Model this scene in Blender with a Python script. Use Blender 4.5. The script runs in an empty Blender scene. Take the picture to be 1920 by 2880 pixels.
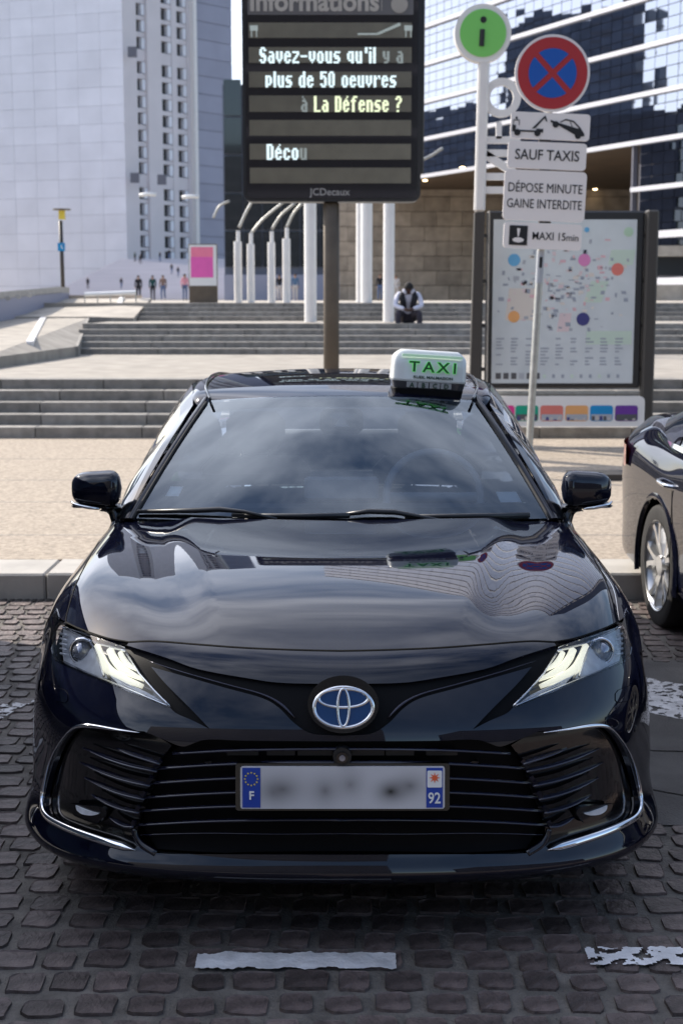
import bpy, bmesh, math, random
import numpy as np
from mathutils import Vector, Matrix, noise
from mathutils.geometry import delaunay_2d_cdt
R = math.radians
random.seed(7)
SC = bpy.context.scene
COL = SC.collection
# ------------------------------------------------------------ camera, sky, sun, exposure
CAM_H, PITCH, FPX = 1.75, R(8.5), 4000.0
cd = bpy.data.cameras.new('camera'); cam = bpy.data.objects.new('camera', cd); COL.objects.link(cam)
cam.location = (0, 0, CAM_H); cam.rotation_euler = (R(90) - PITCH, 0, 0)
cd.sensor_fit = 'HORIZONTAL'; cd.sensor_width = 24.0; cd.lens = 50.0
cd.clip_start = 0.1; cd.clip_end = 3000
cd.dof.use_dof = True; cd.dof.focus_distance = 4.0; cd.dof.aperture_fstop = 6.3
SC.camera = cam
SUN_AZ, SUN_EL = -52.0, 36.0          # degrees from +y towards +x ; elevation
w = bpy.data.worlds.new('World'); SC.world = w; w.use_nodes = True
nt = w.node_tree; nt.nodes.clear()
sky = nt.nodes.new('ShaderNodeTexSky'); sky.sky_type = 'NISHITA'; sky.sun_disc = False
sky.sun_elevation = R(SUN_EL); sky.sun_rotation = R(SUN_AZ); sky.air_density = 1.0; sky.dust_density = 1.4; sky.ozone_density = 2.0
tc = nt.nodes.new('ShaderNodeTexCoord'); mp = nt.nodes.new('ShaderNodeMapping'); mp.inputs['Scale'].default_value = (1, 1, 2.2)
nz = nt.nodes.new('ShaderNodeTexNoise'); nz.inputs['Scale'].default_value = 2.0; nz.inputs['Detail'].default_value = 5; nz.inputs['Roughness'].default_value = .55
cr = nt.nodes.new('ShaderNodeValToRGB'); cr.color_ramp.elements[0].position = .36; cr.color_ramp.elements[1].position = .68
mx = nt.nodes.new('ShaderNodeMixRGB'); mx.inputs['Color2'].default_value = (13, 13.4, 15, 1)
mu = nt.nodes.new('ShaderNodeMath'); mu.operation = 'MULTIPLY'; mu.inputs[1].default_value = .5
bg = nt.nodes.new('ShaderNodeBackground'); bg.inputs['Strength'].default_value = .12
ow = nt.nodes.new('ShaderNodeOutputWorld')
L = nt.links.new
dt_ = nt.nodes.new('ShaderNodeVectorMath'); dt_.operation = 'DOT_PRODUCT'; dt_.inputs[1].default_value = (math.sin(R(SUN_AZ)) * math.cos(R(SUN_EL)), math.cos(R(SUN_AZ)) * math.cos(R(SUN_EL)), math.sin(R(SUN_EL)))
mr_ = nt.nodes.new('ShaderNodeMapRange'); mr_.interpolation_type = 'SMOOTHSTEP'; mr_.inputs[1].default_value = -.2; mr_.inputs[2].default_value = 1; mr_.inputs[3].default_value = .05; mr_.inputs[4].default_value = .9   # thin cloud scatters forward, towards the sun
L(tc.outputs['Generated'], dt_.inputs[0]); L(dt_.outputs['Value'], mr_.inputs[0]); L(mr_.outputs[0], mu.inputs[1])
L(tc.outputs['Generated'], mp.inputs[0]); L(mp.outputs[0], nz.inputs['Vector']); L(nz.outputs[0], cr.inputs[0]); L(cr.outputs[0], mu.inputs[0])
L(mu.outputs[0], mx.inputs['Fac']); L(sky.outputs[0], mx.inputs['Color1']); L(mx.outputs[0], bg.inputs['Color']); L(bg.outputs[0], ow.inputs['Surface'])
sd = bpy.data.lights.new('sun', 'SUN'); sd.energy = 4.2; sd.angle = R(.53); sd.color = (1, .92, .80)
sun = bpy.data.objects.new('sun', sd); COL.objects.link(sun)
a, e = R(SUN_AZ), R(SUN_EL)
sdir = Vector((math.sin(a) * math.cos(e), math.cos(a) * math.cos(e), math.sin(e)))
sun.rotation_euler = sdir.to_track_quat('Z', 'Y').to_euler(); sun.location = (-20, 20, 30)
vs = SC.view_settings; vs.view_transform = 'Standard'; vs.look = 'None'; vs.gamma = 1; vs.use_curve_mapping = False
vs.exposure = 0.76
# ------------------------------------------------------------ pixel maths (1920 x 2880 photograph)
cp, sp = math.cos(PITCH), math.sin(PITCH)
def rayd(u, v):
    a = (u - 960) / FPX; b = -(v - 1440) / FPX
    return Vector((a, cp + b * sp, -sp + b * cp))
def P(u, v, y):
    d = rayd(u, v); t = y / d.y
    return Vector((d.x * t, y, CAM_H + d.z * t))
def G(u, v, z):
    d = rayd(u, v); t = (z - CAM_H) / d.z
    return Vector((d.x * t, d.y * t, z))
# ------------------------------------------------------------ materials
M = {}
def mat(name, col, rough=.5, metal=0., var=0., vscale=5., bump=0., bscale=40., coat=0., spec=.5, emit=None, es=1., cr=.03, aniso=None, detail=6):
    m = bpy.data.materials.new(name); m.use_nodes = True; n = m.node_tree; b = n.nodes['Principled BSDF']
    b.inputs['Base Color'].default_value = (*col, 1); b.inputs['Roughness'].default_value = rough
    b.inputs['Metallic'].default_value = metal; b.inputs['Specular IOR Level'].default_value = spec
    b.inputs['Coat Weight'].default_value = coat; b.inputs['Coat Roughness'].default_value = cr
    if emit: b.inputs['Emission Color'].default_value = (*emit, 1); b.inputs['Emission Strength'].default_value = es
    tcn = n.nodes.new('ShaderNodeTexCoord')
    if var:
        x = n.nodes.new('ShaderNodeTexNoise'); x.inputs['Scale'].default_value = vscale; x.inputs['Detail'].default_value = detail
        n.links.new(tcn.outputs['Object'], x.inputs['Vector'])
        r = n.nodes.new('ShaderNodeMapRange'); r.inputs[1].default_value = .3; r.inputs[2].default_value = .7
        r.inputs[3].default_value = 1 - var; r.inputs[4].default_value = 1 + var
        n.links.new(x.outputs[0], r.inputs[0])
        oi = n.nodes.new('ShaderNodeObjectInfo')
        r2 = n.nodes.new('ShaderNodeMapRange'); r2.inputs[3].default_value = 1 - var * .8; r2.inputs[4].default_value = 1 + var * .8
        n.links.new(oi.outputs['Random'], r2.inputs[0])
        mm = n.nodes.new('ShaderNodeMath'); mm.operation = 'MULTIPLY'; n.links.new(r.outputs[0], mm.inputs[0]); n.links.new(r2.outputs[0], mm.inputs[1])
        vm = n.nodes.new('ShaderNodeVectorMath'); vm.operation = 'SCALE'; vm.inputs[0].default_value = col
        n.links.new(mm.outputs[0], vm.inputs['Scale']); n.links.new(vm.outputs[0], b.inputs['Base Color'])
    if bump:
        x = n.nodes.new('ShaderNodeTexNoise'); x.inputs['Scale'].default_value = bscale; x.inputs['Detail'].default_value = 5
        n.links.new(tcn.outputs['Object'], x.inputs['Vector'])
        bp = n.nodes.new('ShaderNodeBump'); bp.inputs['Strength'].default_value = bump; bp.inputs['Distance'].default_value = .01
        n.links.new(x.outputs[0], bp.inputs['Height']); n.links.new(bp.outputs[0], b.inputs['Normal'])
    M[name] = m; return m
def glassmat(name, tint, ior=1.6, rough=.0, refl=(1, 1, 1)):
    m = bpy.data.materials.new(name); m.use_nodes = True; n = m.node_tree; n.nodes.clear()
    o = n.nodes.new('ShaderNodeOutputMaterial'); t = n.nodes.new('ShaderNodeBsdfTransparent'); t.inputs[0].default_value = (*tint, 1)
    g = n.nodes.new('ShaderNodeBsdfGlossy'); g.inputs['Roughness'].default_value = rough; g.inputs[0].default_value = (*refl, 1)
    f = n.nodes.new('ShaderNodeFresnel'); f.inputs['IOR'].default_value = ior
    x = n.nodes.new('ShaderNodeMixShader')
    n.links.new(f.outputs[0], x.inputs[0]); n.links.new(t.outputs[0], x.inputs[1]); n.links.new(g.outputs[0], x.inputs[2]); n.links.new(x.outputs[0], o.inputs[0])
    M[name] = m; return m
# car
pm_ = mat('paint', (.0028, .0036, .011), .5, .0, coat=1., spec=.0, cr=.01); pm_.node_tree.nodes['Principled BSDF'].inputs['Coat IOR'].default_value = 1.6
def dusty(m, col, amt, sc, lo, hi):
    n = m.node_tree; b = n.nodes['Principled BSDF']; t = n.nodes.new('ShaderNodeTexCoord'); x = n.nodes.new('ShaderNodeTexNoise'); x.inputs['Scale'].default_value = sc; x.inputs['Detail'].default_value = 9; x.inputs['Roughness'].default_value = .75
    r = n.nodes.new('ShaderNodeMapRange'); r.inputs[1].default_value = lo; r.inputs[2].default_value = hi; r.inputs[3].default_value = 0; r.inputs[4].default_value = amt
    k = n.nodes.new('ShaderNodeMixRGB'); k.inputs[1].default_value = b.inputs['Base Color'].default_value; k.inputs[2].default_value = (*col, 1)
    n.links.new(t.outputs['Object'], x.inputs['Vector']); n.links.new(x.outputs[0], r.inputs[0]); n.links.new(r.outputs[0], k.inputs[0]); n.links.new(k.outputs[0], b.inputs['Base Color'])
    c = n.nodes.new('ShaderNodeMapRange'); c.inputs[1].default_value = .4; c.inputs[2].default_value = .7; c.inputs[3].default_value = .008; c.inputs[4].default_value = .05
    n.links.new(x.outputs[0], c.inputs[0]); n.links.new(c.outputs[0], b.inputs['Coat Roughness'])
dusty(pm_, (.25, .24, .25), .02, 14, .45, .75)
mat('gloss_black', (.004, .004, .005), .12, coat=.6)
mat('matt_black', (.004, .004, .005), .55, spec=.12)
mat('plastic', (.012, .012, .014), .45, bump=.05, bscale=300)
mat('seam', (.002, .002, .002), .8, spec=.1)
mat('chrome', (.86, .87, .9), .08, 1.)
mat('gloss_navy', (.012, .013, .03), .22, coat=1.)
mat('dark_trim', (.06, .06, .08), .25, .8)
mat('dark_chrome', (.28, .28, .34), .16, 1.)
mat('reflector', (.8, .82, .86), .35, .15, var=.15, vscale=30)
mat('drl', (.9, .9, .8), .3, emit=(1., .97, .74), es=.38)
mat('rubber', (.016, .015, .015), .75, var=.3, vscale=20)
mat('alloy', (.62, .62, .62), .28, .9)
mat('interior', (.09, .1, .12), .8)
mat('interior_light', (.5, .52, .55), .85)
mat('blue_badge', (.01, .07, .22), .1, .3, coat=1)
mat('red_lamp', (.35, .01, .01), .15, coat=1)
mat('plate_blue', (.005, .045, .34), .35)
mat('white', (.78, .78, .77), .4)
mat('print_black', (.012, .012, .014), .5)
mat('print_grey', (.3, .3, .3), .5)
mat('star_yellow', (.8, .62, .08), .4)
mat('star_red', (.75, .12, .04), .4)
mat('sticker', (.9, .95, .95), .5)
glassmat('windscreen_glass', (.74, .82, .9), 2.4, refl=(.86, .94, 1))
glassmat('lens_glass', (.92, .93, .95), 1.5)
mat('side_glass', (.006, .007, .009), .02, coat=1.)
# street
mat('cobble', (.082, .062, .058), .6, var=.55, vscale=16, bump=.8, bscale=60)
mat('mortar', (.12, .108, .096), .9, var=.4, vscale=11, bump=.8, bscale=90)
mat('line_paint', (.62, .61, .62), .6, var=.22, vscale=14, bump=.5, bscale=80)
mat('asphalt', (.085, .08, .078), .85, var=.3, vscale=4, bump=.6, bscale=120)
mat('granite', (.25, .232, .208), .7, var=.26, vscale=7, bump=.3, bscale=120)
mat('kerb', (.40, .375, .34), .7, var=.14, vscale=5, bump=.3, bscale=120)
mat('pavement', (.275, .228, .178), .85, var=.34, vscale=30, bump=.9, bscale=70, detail=12)
mat('plaza', (.34, .305, .26), .8, var=.22, vscale=2.5, bump=.2, bscale=30)
mat('iron', (.04, .037, .035), .6, .4)
mat('marble', (.76, .755, .82), .5, var=.05, vscale=.2)
mat('marble_grey', (.30, .31, .40), .45, var=.06, vscale=.2)
mat('marble_warm', (.66, .62, .64), .5, var=.04, vscale=.2)
mat('window_dark', (.05, .05, .05), .15, coat=.3)
mat('reveal', (.8, .82, .88), .5)
mat('mirror_glass', (.33, .36, .43), .02, 1.)
mat('glass_dark', (.02, .025, .03), .08, coat=1)
mat('band', (.62, .62, .66), .5)
mat('mullion', (.14, .14, .17), .5)
mat('tower_dark', (.15, .17, .23), .4, var=.3, vscale=.3)
mat('tower_pale', (.035, .035, .04), .6, var=.1, vscale=.1)
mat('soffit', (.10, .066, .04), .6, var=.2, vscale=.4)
mat('stone', (.42, .345, .27), .8, var=.22, vscale=.8, bump=.3, bscale=5)
mat('lamp_warm', (1, .8, .5), .4, emit=(1, .75, .4), es=9)
mat('white_metal', (.78, .76, .74), .35, var=.04, vscale=3)
mat('bronze', (.13, .105, .08), .5, .35, var=.12, vscale=6)
mat('black_metal', (.02, .02, .023), .35)
mat('post_dark', (.055, .05, .046), .5, .2)
mat('galvanised', (.42, .42, .4), .42, .75, var=.15, vscale=16)
mat('screen_black', (.008, .008, .012), .06, coat=1.)
mat('screen_header', (.13, .125, .13), .25)
mat('led_strip', (.145, .135, .105), .3, var=.12, vscale=6)
mat('led_text', (.75, .85, .85), .4, emit=(.72, .9, .95), es=.62)
mat('led_dim', (.45, .5, .47), .5, emit=(.6, .7, .65), es=.1)
mat('led_yellow', (.8, .85, .6), .4, emit=(.85, .95, .6), es=.6)
mat('sign_white', (.82, .77, .75), .45)
mat('sign_red', (.42, .025, .03), .4)
mat('sign_blue', (.005, .09, .42), .4)
mat('info_green', (.20, .60, .13), .35)
mat('poster', (.62, .66, .68), .2, var=.06, vscale=3, coat=.5)
for nm, c in dict(c_blue=(.14, .42, .68), c_pink=(.72, .25, .5), c_red=(.72, .2, .16), c_orange=(.78, .38, .14), c_navy=(.05, .05, .2), c_green=(.3, .58, .3), c_pale=(.45, .62, .45), c_teal=(.0, .32, .2), c_sky=(.0, .25, .55), c_purple=(.13, .03, .28), c_magenta=(.7, .03, .25), c_grey=(.4, .42, .46), c_rose=(.72, .45, .48), c_dark=(.09, .09, .1), poster_pink=(.80, .13, .45), poster_coral=(.85, .22, .34)).items(): mat(nm, c, .4, var=.05, vscale=5)
mat('sign_shell', (.72, .74, .72), .3, coat=.5)
mat('sign_glow', (.62, .78, .62), .3, emit=(.5, 1., .5), es=.08)
mat('sign_green', (.08, .6, .08), .4, emit=(.1, 1., .1), es=.18)
mat('sign_ink', (.01, .05, .03), .4)
mat('sign_smoke', (.05, .05, .055), .2, coat=.6)
mat('skin_dark', (.07, .035, .025), .6); mat('skin', (.38, .22, .15), .6)
for nm, c in dict(cl_white=(.62, .62, .72), cl_black=(.012, .012, .016), cl_trouser=(.035, .03, .042), cl_teal=(.01, .06, .06), cl_brown=(.22, .14, .11), cl_pink=(.7, .3, .35), cl_blue=(.09, .16, .26), cl_pale=(.55, .5, .47), cl_jean=(.1, .14, .25), hair_dark=(.01, .008, .008), hair_brown=(.06, .03, .02)).items(): mat(nm, c, .85)
mat('leaf', (.16, .22, .06), .6, var=.4, vscale=9)
# ------------------------------------------------------------ object helpers
def wloc(o):
    v = Vector((0, 0, 0))
    while o: v += o.location; o = o.parent
    return v
def tag(o, label=None, cat=None, group=None, kind=None):
    if label: o['label'] = label
    if cat: o['category'] = cat
    if group: o['group'] = group
    if kind: o['kind'] = kind
    return o
def empty(name, loc=(0, 0, 0), label=None, cat=None, group=None, parent=None, kind=None):
    o = bpy.data.objects.new(name, None); COL.objects.link(o); o.location = loc; o.parent = parent; o.empty_display_size = .1
    return tag(o, label, cat, group, kind)
def link(name, me, m, parent=None, loc=None):
    o = bpy.data.objects.new(name, me); COL.objects.link(o)
    if m is not None: me.materials.append(M[m] if isinstance(m, str) else m)
    o.parent = parent
    if loc is not None: o.location = loc
    return o
def mesh(name, V, Fs, m, parent=None, smooth=False, normals=None, local=False):
    off = wloc(parent) if (parent and not local) else Vector((0, 0, 0))
    me = bpy.data.meshes.new(name)
    me.from_pydata([(v[0] - off.x, v[1] - off.y, v[2] - off.z) for v in V], [], Fs); me.update()
    if smooth or normals is not None: me.shade_smooth()
    if normals is not None: me.normals_split_custom_set_from_vertices([tuple(n) for n in normals])
    return link(name, me, m, parent)
class MB:
    """collects boxes, tubes, lathes into one mesh"""
    def __init__(s): s.V = []; s.F = []
    def add(s, V, F):
        k = len(s.V); s.V += [Vector(v) for v in V]; s.F += [tuple(i + k for i in f) for f in F]; return s
    def box(s, a, b, M4=None, bev=0):
        x0, y0, z0 = a; x1, y1, z1 = b
        if bev:
            c = ((x0 + x1) / 2, (y0 + y1) / 2, (z0 + z1) / 2); V = []; h = ((x1 - x0) / 2, (y1 - y0) / 2, (z1 - z0) / 2)
            V = []
            for sx in (-1, 1):
                for sy in (-1, 1):
                    for sz in (-1, 1):
                        for k in range(3):
                            q = [h[0] * sx, h[1] * sy, h[2] * sz]
                            for j in range(3):
                                if j != k: q[j] -= bev * (1 if q[j] > 0 else -1)
                            V.append(Vector(q) + Vector(c))
            if M4: V = [M4 @ v for v in V]
            def I(sx, sy, sz, k): return ((sx > 0) * 4 + (sy > 0) * 2 + (sz > 0)) * 3 + k
            F = []
            for sg in (-1, 1):
                f = [I(sg, -1, -1, 0), I(sg, 1, -1, 0), I(sg, 1, 1, 0), I(sg, -1, 1, 0)]; F.append(f if sg > 0 else f[::-1])
                f = [I(-1, sg, -1, 1), I(1, sg, -1, 1), I(1, sg, 1, 1), I(-1, sg, 1, 1)]; F.append(f[::-1] if sg > 0 else f)
                f = [I(-1, -1, sg, 2), I(1, -1, sg, 2), I(1, 1, sg, 2), I(-1, 1, sg, 2)]; F.append(f if sg > 0 else f[::-1])
            for s1 in (-1, 1):
                for s2 in (-1, 1):
                    f = [I(s1, s2, -1, 0), I(s1, s2, 1, 0), I(s1, s2, 1, 1), I(s1, s2, -1, 1)]; F.append(f if s1 * s2 < 0 else f[::-1])
                    f = [I(s1, -1, s2, 0), I(s1, 1, s2, 0), I(s1, 1, s2, 2), I(s1, -1, s2, 2)]; F.append(f if s1 * s2 > 0 else f[::-1])
                    f = [I(-1, s1, s2, 1), I(1, s1, s2, 1), I(1, s1, s2, 2), I(-1, s1, s2, 2)]; F.append(f if s1 * s2 < 0 else f[::-1])
                    for s3 in (-1, 1):
                        f = [I(s1, s2, s3, 0), I(s1, s2, s3, 1), I(s1, s2, s3, 2)]; F.append(f if s1 * s2 * s3 > 0 else f[::-1])
            return s.add(V, F)
        V = [Vector((x, y, z)) for x in (x0, x1) for y in (y0, y1) for z in (z0, z1)]
        if M4: V = [M4 @ v for v in V]
        return s.add(V, [(0, 1, 3, 2), (4, 6, 7, 5), (0, 4, 5, 1), (2, 3, 7, 6), (0, 2, 6, 4), (1, 5, 7, 3)])
    def tube(s, pts, r, n=8, cap=True):
        pts = [Vector(p) for p in pts]; k = len(pts); rs = r if isinstance(r, (list, tuple)) else [r] * k
        V = []; prev = None
        for i, p in enumerate(pts):
            t = (pts[min(i + 1, k - 1)] - pts[max(i - 1, 0)]).normalized()
            if prev is None: b = t.orthogonal().normalized()
            else: b = (prev - t * prev.dot(t)).normalized()
            prev = b; c = t.cross(b)
            V += [p + (b * math.cos(6.28319 * j / n) + c * math.sin(6.28319 * j / n)) * rs[i] for j in range(n)]
        F = [(i * n + j, i * n + (j + 1) % n, (i + 1) * n + (j + 1) % n, (i + 1) * n + j) for i in range(k - 1) for j in range(n)]
        if cap: F += [tuple(range(n))[::-1], tuple(range((k - 1) * n, k * n))]
        return s.add(V, F)
    def disc(s, c, r, th, n=32, axis=(0, 1, 0), rx=None):
        """flat cylinder centred on c, radius r, thickness th along axis"""
        A = Vector(axis).normalized(); X = Vector((1, 0, 0)) if abs(A.x) < .9 else Vector((0, 1, 0)); X = (X - A * X.dot(A)).normalized(); Y = A.cross(X); c = Vector(c)
        rx = rx or r
        V = [c + A * (th / 2 * sg) + X * rx * math.cos(6.28319 * j / n) + Y * r * math.sin(6.28319 * j / n) for sg in (-1, 1) for j in range(n)]
        F = [(j, (j + 1) % n, n + (j + 1) % n, n + j) for j in range(n)] + [tuple(range(n))[::-1], tuple(range(n, 2 * n))]
        return s.add(V, F)
    def lathe(s, prof, c, axis='x', n=40, sweep=6.28319):
        """prof: list (r, h) ; revolve about an axis through c"""
        V = []; k = len(prof)
        for j in range(n):
            a = sweep * j / n
            for r, h in prof:
                q = Vector((h, r * math.cos(a), r * math.sin(a))) if axis == 'x' else (Vector((r * math.cos(a), r * math.sin(a), h)) if axis == 'z' else Vector((r * math.cos(a), h, r * math.sin(a))))
                V.append(q + Vector(c))
        F = [(j * k + i, j * k + i + 1, ((j + 1) % n) * k + i + 1, ((j + 1) % n) * k + i) for j in range(n) for i in range(k - 1)]
        return s.add(V, F)
    def ring(s, c, ro, ri, th, n=40, rox=None, rix=None, M4=None):
        V = []; rox = rox or ro; rix = rix or ri
        for j in range(n):
            a = 6.28319 * j / n
            for (rx, rz, y) in ((rox, ro, th / 2), (rox, ro, -th / 2), (rix, ri, -th / 2), (rix, ri, th / 2)):
                q = Vector((rx * math.cos(a), y, rz * math.sin(a)))
                V.append((M4 @ q if M4 else q) + Vector(c))
        F = [(j * 4 + i, j * 4 + (i + 1) % 4, ((j + 1) % n) * 4 + (i + 1) % 4, ((j + 1) % n) * 4 + i) for j in range(n) for i in range(4)]
        return s.add(V, F)
    def prism(s, poly, y0, y1):
        """polygon in x,z extruded along y"""
        n = len(poly); V = [(x, y0, z) for x, z in poly] + [(x, y1, z) for x, z in poly]
        F = [tuple(range(n)), tuple(range(n, 2 * n))[::-1]] + [(i, i + n, (i + 1) % n + n, (i + 1) % n) for i in range(n)]
        return s.add(V, F)
    def build(s, name, m, parent=None, smooth=False, sharp=None):
        o = mesh(name, s.V, s.F, m, parent, smooth)
        if sharp is not None:
            o.data.shade_smooth(); bm = bmesh.new(); bm.from_mesh(o.data)
            bmesh.ops.recalc_face_normals(bm, faces=bm.faces)
            for e_ in bm.edges:
                if len(e_.link_faces) == 2 and e_.calc_face_angle(0) > R(sharp): e_.smooth = False
            bm.to_mesh(o.data); bm.free()
        return o
def rrect(x0, z0, x1, z1, r, n=5):
    out = []
    for cx, cz, a0 in ((x1 - r, z1 - r, 0), (x0 + r, z1 - r, 90), (x0 + r, z0 + r, 180), (x1 - r, z0 + r, 270)):
        for i in range(n + 1):
            a = R(a0 + 90 * i / n); out.append((cx + r * math.cos(a), cz + r * math.sin(a)))
    return out
def recalc(o):
    bm = bmesh.new(); bm.from_mesh(o.data); bmesh.ops.recalc_face_normals(bm, faces=bm.faces); bm.to_mesh(o.data); bm.free(); return o
_txt = {}
def text(body, size, loc, m, parent=None, name='lettering', bold=0., ext=.001, xs=1., rot=(90, 0, 0), align='CENTER', M4=None):
    c = bpy.data.curves.new(name, 'FONT'); c.body = body; c.size = size; c.align_x = align; c.align_y = 'CENTER'; c.extrude = ext; c.offset = bold; c.resolution_u = 3
    o = bpy.data.objects.new('t', c); COL.objects.link(o)
    dg = bpy.context.evaluated_depsgraph_get(); me = bpy.data.meshes.new_from_object(o.evaluated_get(dg)); bpy.data.objects.remove(o); bpy.data.curves.remove(c)
    T = Matrix.Translation(Vector(loc) - (wloc(parent) if parent else Vector((0, 0, 0)))) @ (M4 if M4 else Matrix.Rotation(R(rot[2]), 4, 'Z') @ Matrix.Rotation(R(rot[1]), 4, 'Y') @ Matrix.Rotation(R(rot[0]), 4, 'X')) @ Matrix.Diagonal((xs, 1, 1, 1))
    me.transform(T); me.materials.clear()
    return link(name, me, m, parent)
def copy_tree(o, parent=None, skip=()):
    c = o.copy(); COL.objects.link(c); c.parent = parent
    for ch in list(o.children):
        if ch.name.split('.')[0] not in skip: copy_tree(ch, c, skip)
    return c
def crom(pts, n=6, closed=False):
    """Catmull-Rom through points (tuples)"""
    pts = [np.array(p, float) for p in pts]; k = len(pts); out = []
    rng = range(k if closed else k - 1)
    for i in rng:
        p1, p2 = pts[i], pts[(i + 1) % k]
        p0 = pts[i - 1] if (closed or i > 0) else 2 * p1 - p2
        p3 = pts[(i + 2) % k] if (closed or i + 2 < k) else 2 * p2 - p1
        for j in range(n):
            t = j / n; out.append(.5 * (2 * p1 + (p2 - p0) * t + (2 * p0 - 5 * p1 + 4 * p2 - p3) * t * t + (3 * p1 - p0 - 3 * p2 + p3) * t ** 3))
    if not closed: out.append(pts[-1])
    return out
def dens(pts, step):
    out = []
    for i in range(len(pts) - 1):
        a, b = np.array(pts[i], float), np.array(pts[i + 1], float); n = max(1, int(np.linalg.norm(b - a) / step))
        out += [a + (b - a) * j / n for j in range(n)]
    out.append(np.array(pts[-1], float)); return out
# ============================================================ THE TAXI
# master surface of the front end: bicubic B-spline net, columns centre -> side, rows chin -> cowl
XC = [0, .22, .42, .58, .70, .80, .876, .922, .930]
PF = [0, .006, .035, .088, .165, .275, .43, .60]
#       yc     zc    plan  width
ROWS = [(3.665, .180, .70, .99), (3.580, .232, .76, 1.02), (3.608, .300, .86, 1.015), (3.590, .40, .94, 1.0), (3.568, .50, .98, 1.0),
        (3.556, .60, 1.0, 1.0), (3.588, .68, 1.05, 1.0), (3.635, .755, 1.15, 1.0), (3.695, .808, 1.24, 1.0),
        (3.850, .867, 1.12, 1.0), (4.050, .912, .95, 1.0), (4.30, .939, .74, 1.0), (4.58, .952, .56, 1.0), (4.88, .958, .40, 1.0), (5.18, .960, .30, 1.0)]
DROP = [0, .001, .003, .006, .012, .028, .074, .17]
ANG = [-24, -17, -6, 8, 20, 32, 42, 50, 58, 68, 80, 95, 115, 140, 168]
WHEEL_Y, WHEEL_Z, ARCH_R, WB = 4.50, .335, .372, 2.825
NR, NC = len(ROWS), 9
net = np.zeros((NR, NC, 3))
for i, (yc, zc, k, wd) in enumerate(ROWS):
    for j in range(8):
        x = XC[j] * wd; y = yc + PF[j] * k; z = zc
        if i >= 8:
            f = min(1, .35 + .65 * (i - 8) / 3)
            z = zc - DROP[j] * (f if j < 7 else 1) + (.012 * math.exp(-((XC[j] - .45) / .3) ** 2) if i < 10 else 0)
        if i == 7: z -= (.0, 0, 0, 0, 0, .005, .02, .06)[j]
        net[i, j] = (x, y, z)
    a_ = R(ANG[i]); net[i, 8] = (XC[8] * (.985 if i < 3 else 1), WHEEL_Y - ARCH_R * math.cos(a_), WHEEL_Z + ARCH_R * math.sin(a_))
    if i >= 8: net[i, 7] = (net[i, 6] * .45 + net[i, 8] * .55) + np.array((.014, 0, .012))
    elif i >= 3: net[i, 7] = (net[i, 6] * .35 + net[i, 8] * .65) + np.array((.006, 0, 0))
def padnet(n):
    c = np.concatenate([n[:, 1:2] * np.array((-1, 1, 1)), n, 2 * n[:, -1:] - n[:, -2:-1]], 1)
    return np.concatenate([2 * c[:1] - c[1:2], c, 2 * c[-1:] - c[-2:-1]], 0)
def bas(t):
    return np.stack([(1 - t) ** 3 / 6, (3 * t ** 3 - 6 * t * t + 4) / 6, (-3 * t ** 3 + 3 * t * t + 3 * t + 1) / 6, t ** 3 / 6], -1)
def evnet(c, s, t):
    nr, nc = c.shape[0] - 2, c.shape[1] - 2
    s = np.clip(s, 0, nc - 1 - 1e-6); t = np.clip(t, 0, nr - 1 - 1e-6)
    i = t.astype(int); j = s.astype(int); bi = bas(t - i); bj = bas(s - j); o = np.zeros(s.shape + (3,))
    for a in range(4):
        for b in range(4): o += (bi[..., a] * bj[..., b])[..., None] * c[i + a, j + b]
    return o
def fit(n, it=2):
    ctrl = n.copy(); S_, T_ = np.meshgrid(np.arange(n.shape[1]), np.arange(n.shape[0]))
    for _ in range(it): ctrl = ctrl + (n - evnet(padnet(ctrl), S_.astype(float), T_.astype(float)))
    return padnet(ctrl)
CN = fit(net)
def sstep(a, b, x):
    t = np.clip((x - a) / (b - a), 0, 1); return t * t * (3 - 2 * t)
def S0(s, t):
    s = np.asarray(s, float); t = np.asarray(t, float); sg = np.where(s < 0, -1., 1.)
    p = evnet(CN, np.abs(s), t)
    ax = p[..., 0]; y = p[..., 1]
    # bonnet pressing: raised centre with shallow troughs outboard of it, flared wing tops
    hood = sstep(8.1, 9.6, t) * (1 - sstep(13.6, 14.6, t))
    edge = .36 + .19 * np.clip((y - 3.85) / 1.0, 0, 1)               # crease half width grows towards the screen
    d = ax - edge
    p[..., 2] += hood * (.014 * (1 - sstep(-.03, .075, d)) - .008 * np.exp(-(d - .115) ** 2 / .005) + .004 * np.exp(-(ax - .80) ** 2 / .004))
    p[..., 0] = p[..., 0] * sg
    return p
def SN(s, t):
    s = np.asarray(s, float); t = np.asarray(t, float); e_ = .02
    ds = S0(s + e_, t) - S0(s - e_, t); dt = S0(s, np.minimum(t + e_, 14)) - S0(s, np.maximum(t - e_, 0))
    n = np.cross(ds, dt); l = np.linalg.norm(n, axis=-1, keepdims=True); return n / np.maximum(l, 1e-9)
UC = 960.0
def proj(p):
    d = p[..., 1] * cp + (CAM_H - p[..., 2]) * sp; uu = (p[..., 2] - CAM_H) * cp + p[..., 1] * sp
    return 960 + FPX * p[..., 0] / d, 1440 - FPX * uu / d
_gs, _gt = np.meshgrid(np.linspace(0, 8, 161), np.linspace(0, 14, 281)); _gp = S0(_gs, _gt); _gu, _gv = proj(_gp)
_gn = SN(_gs, _gt); _view = _gp - np.array((0, 0, CAM_H)); _face = np.einsum('ijk,ijk->ij', _gn, _view) < 0
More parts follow.
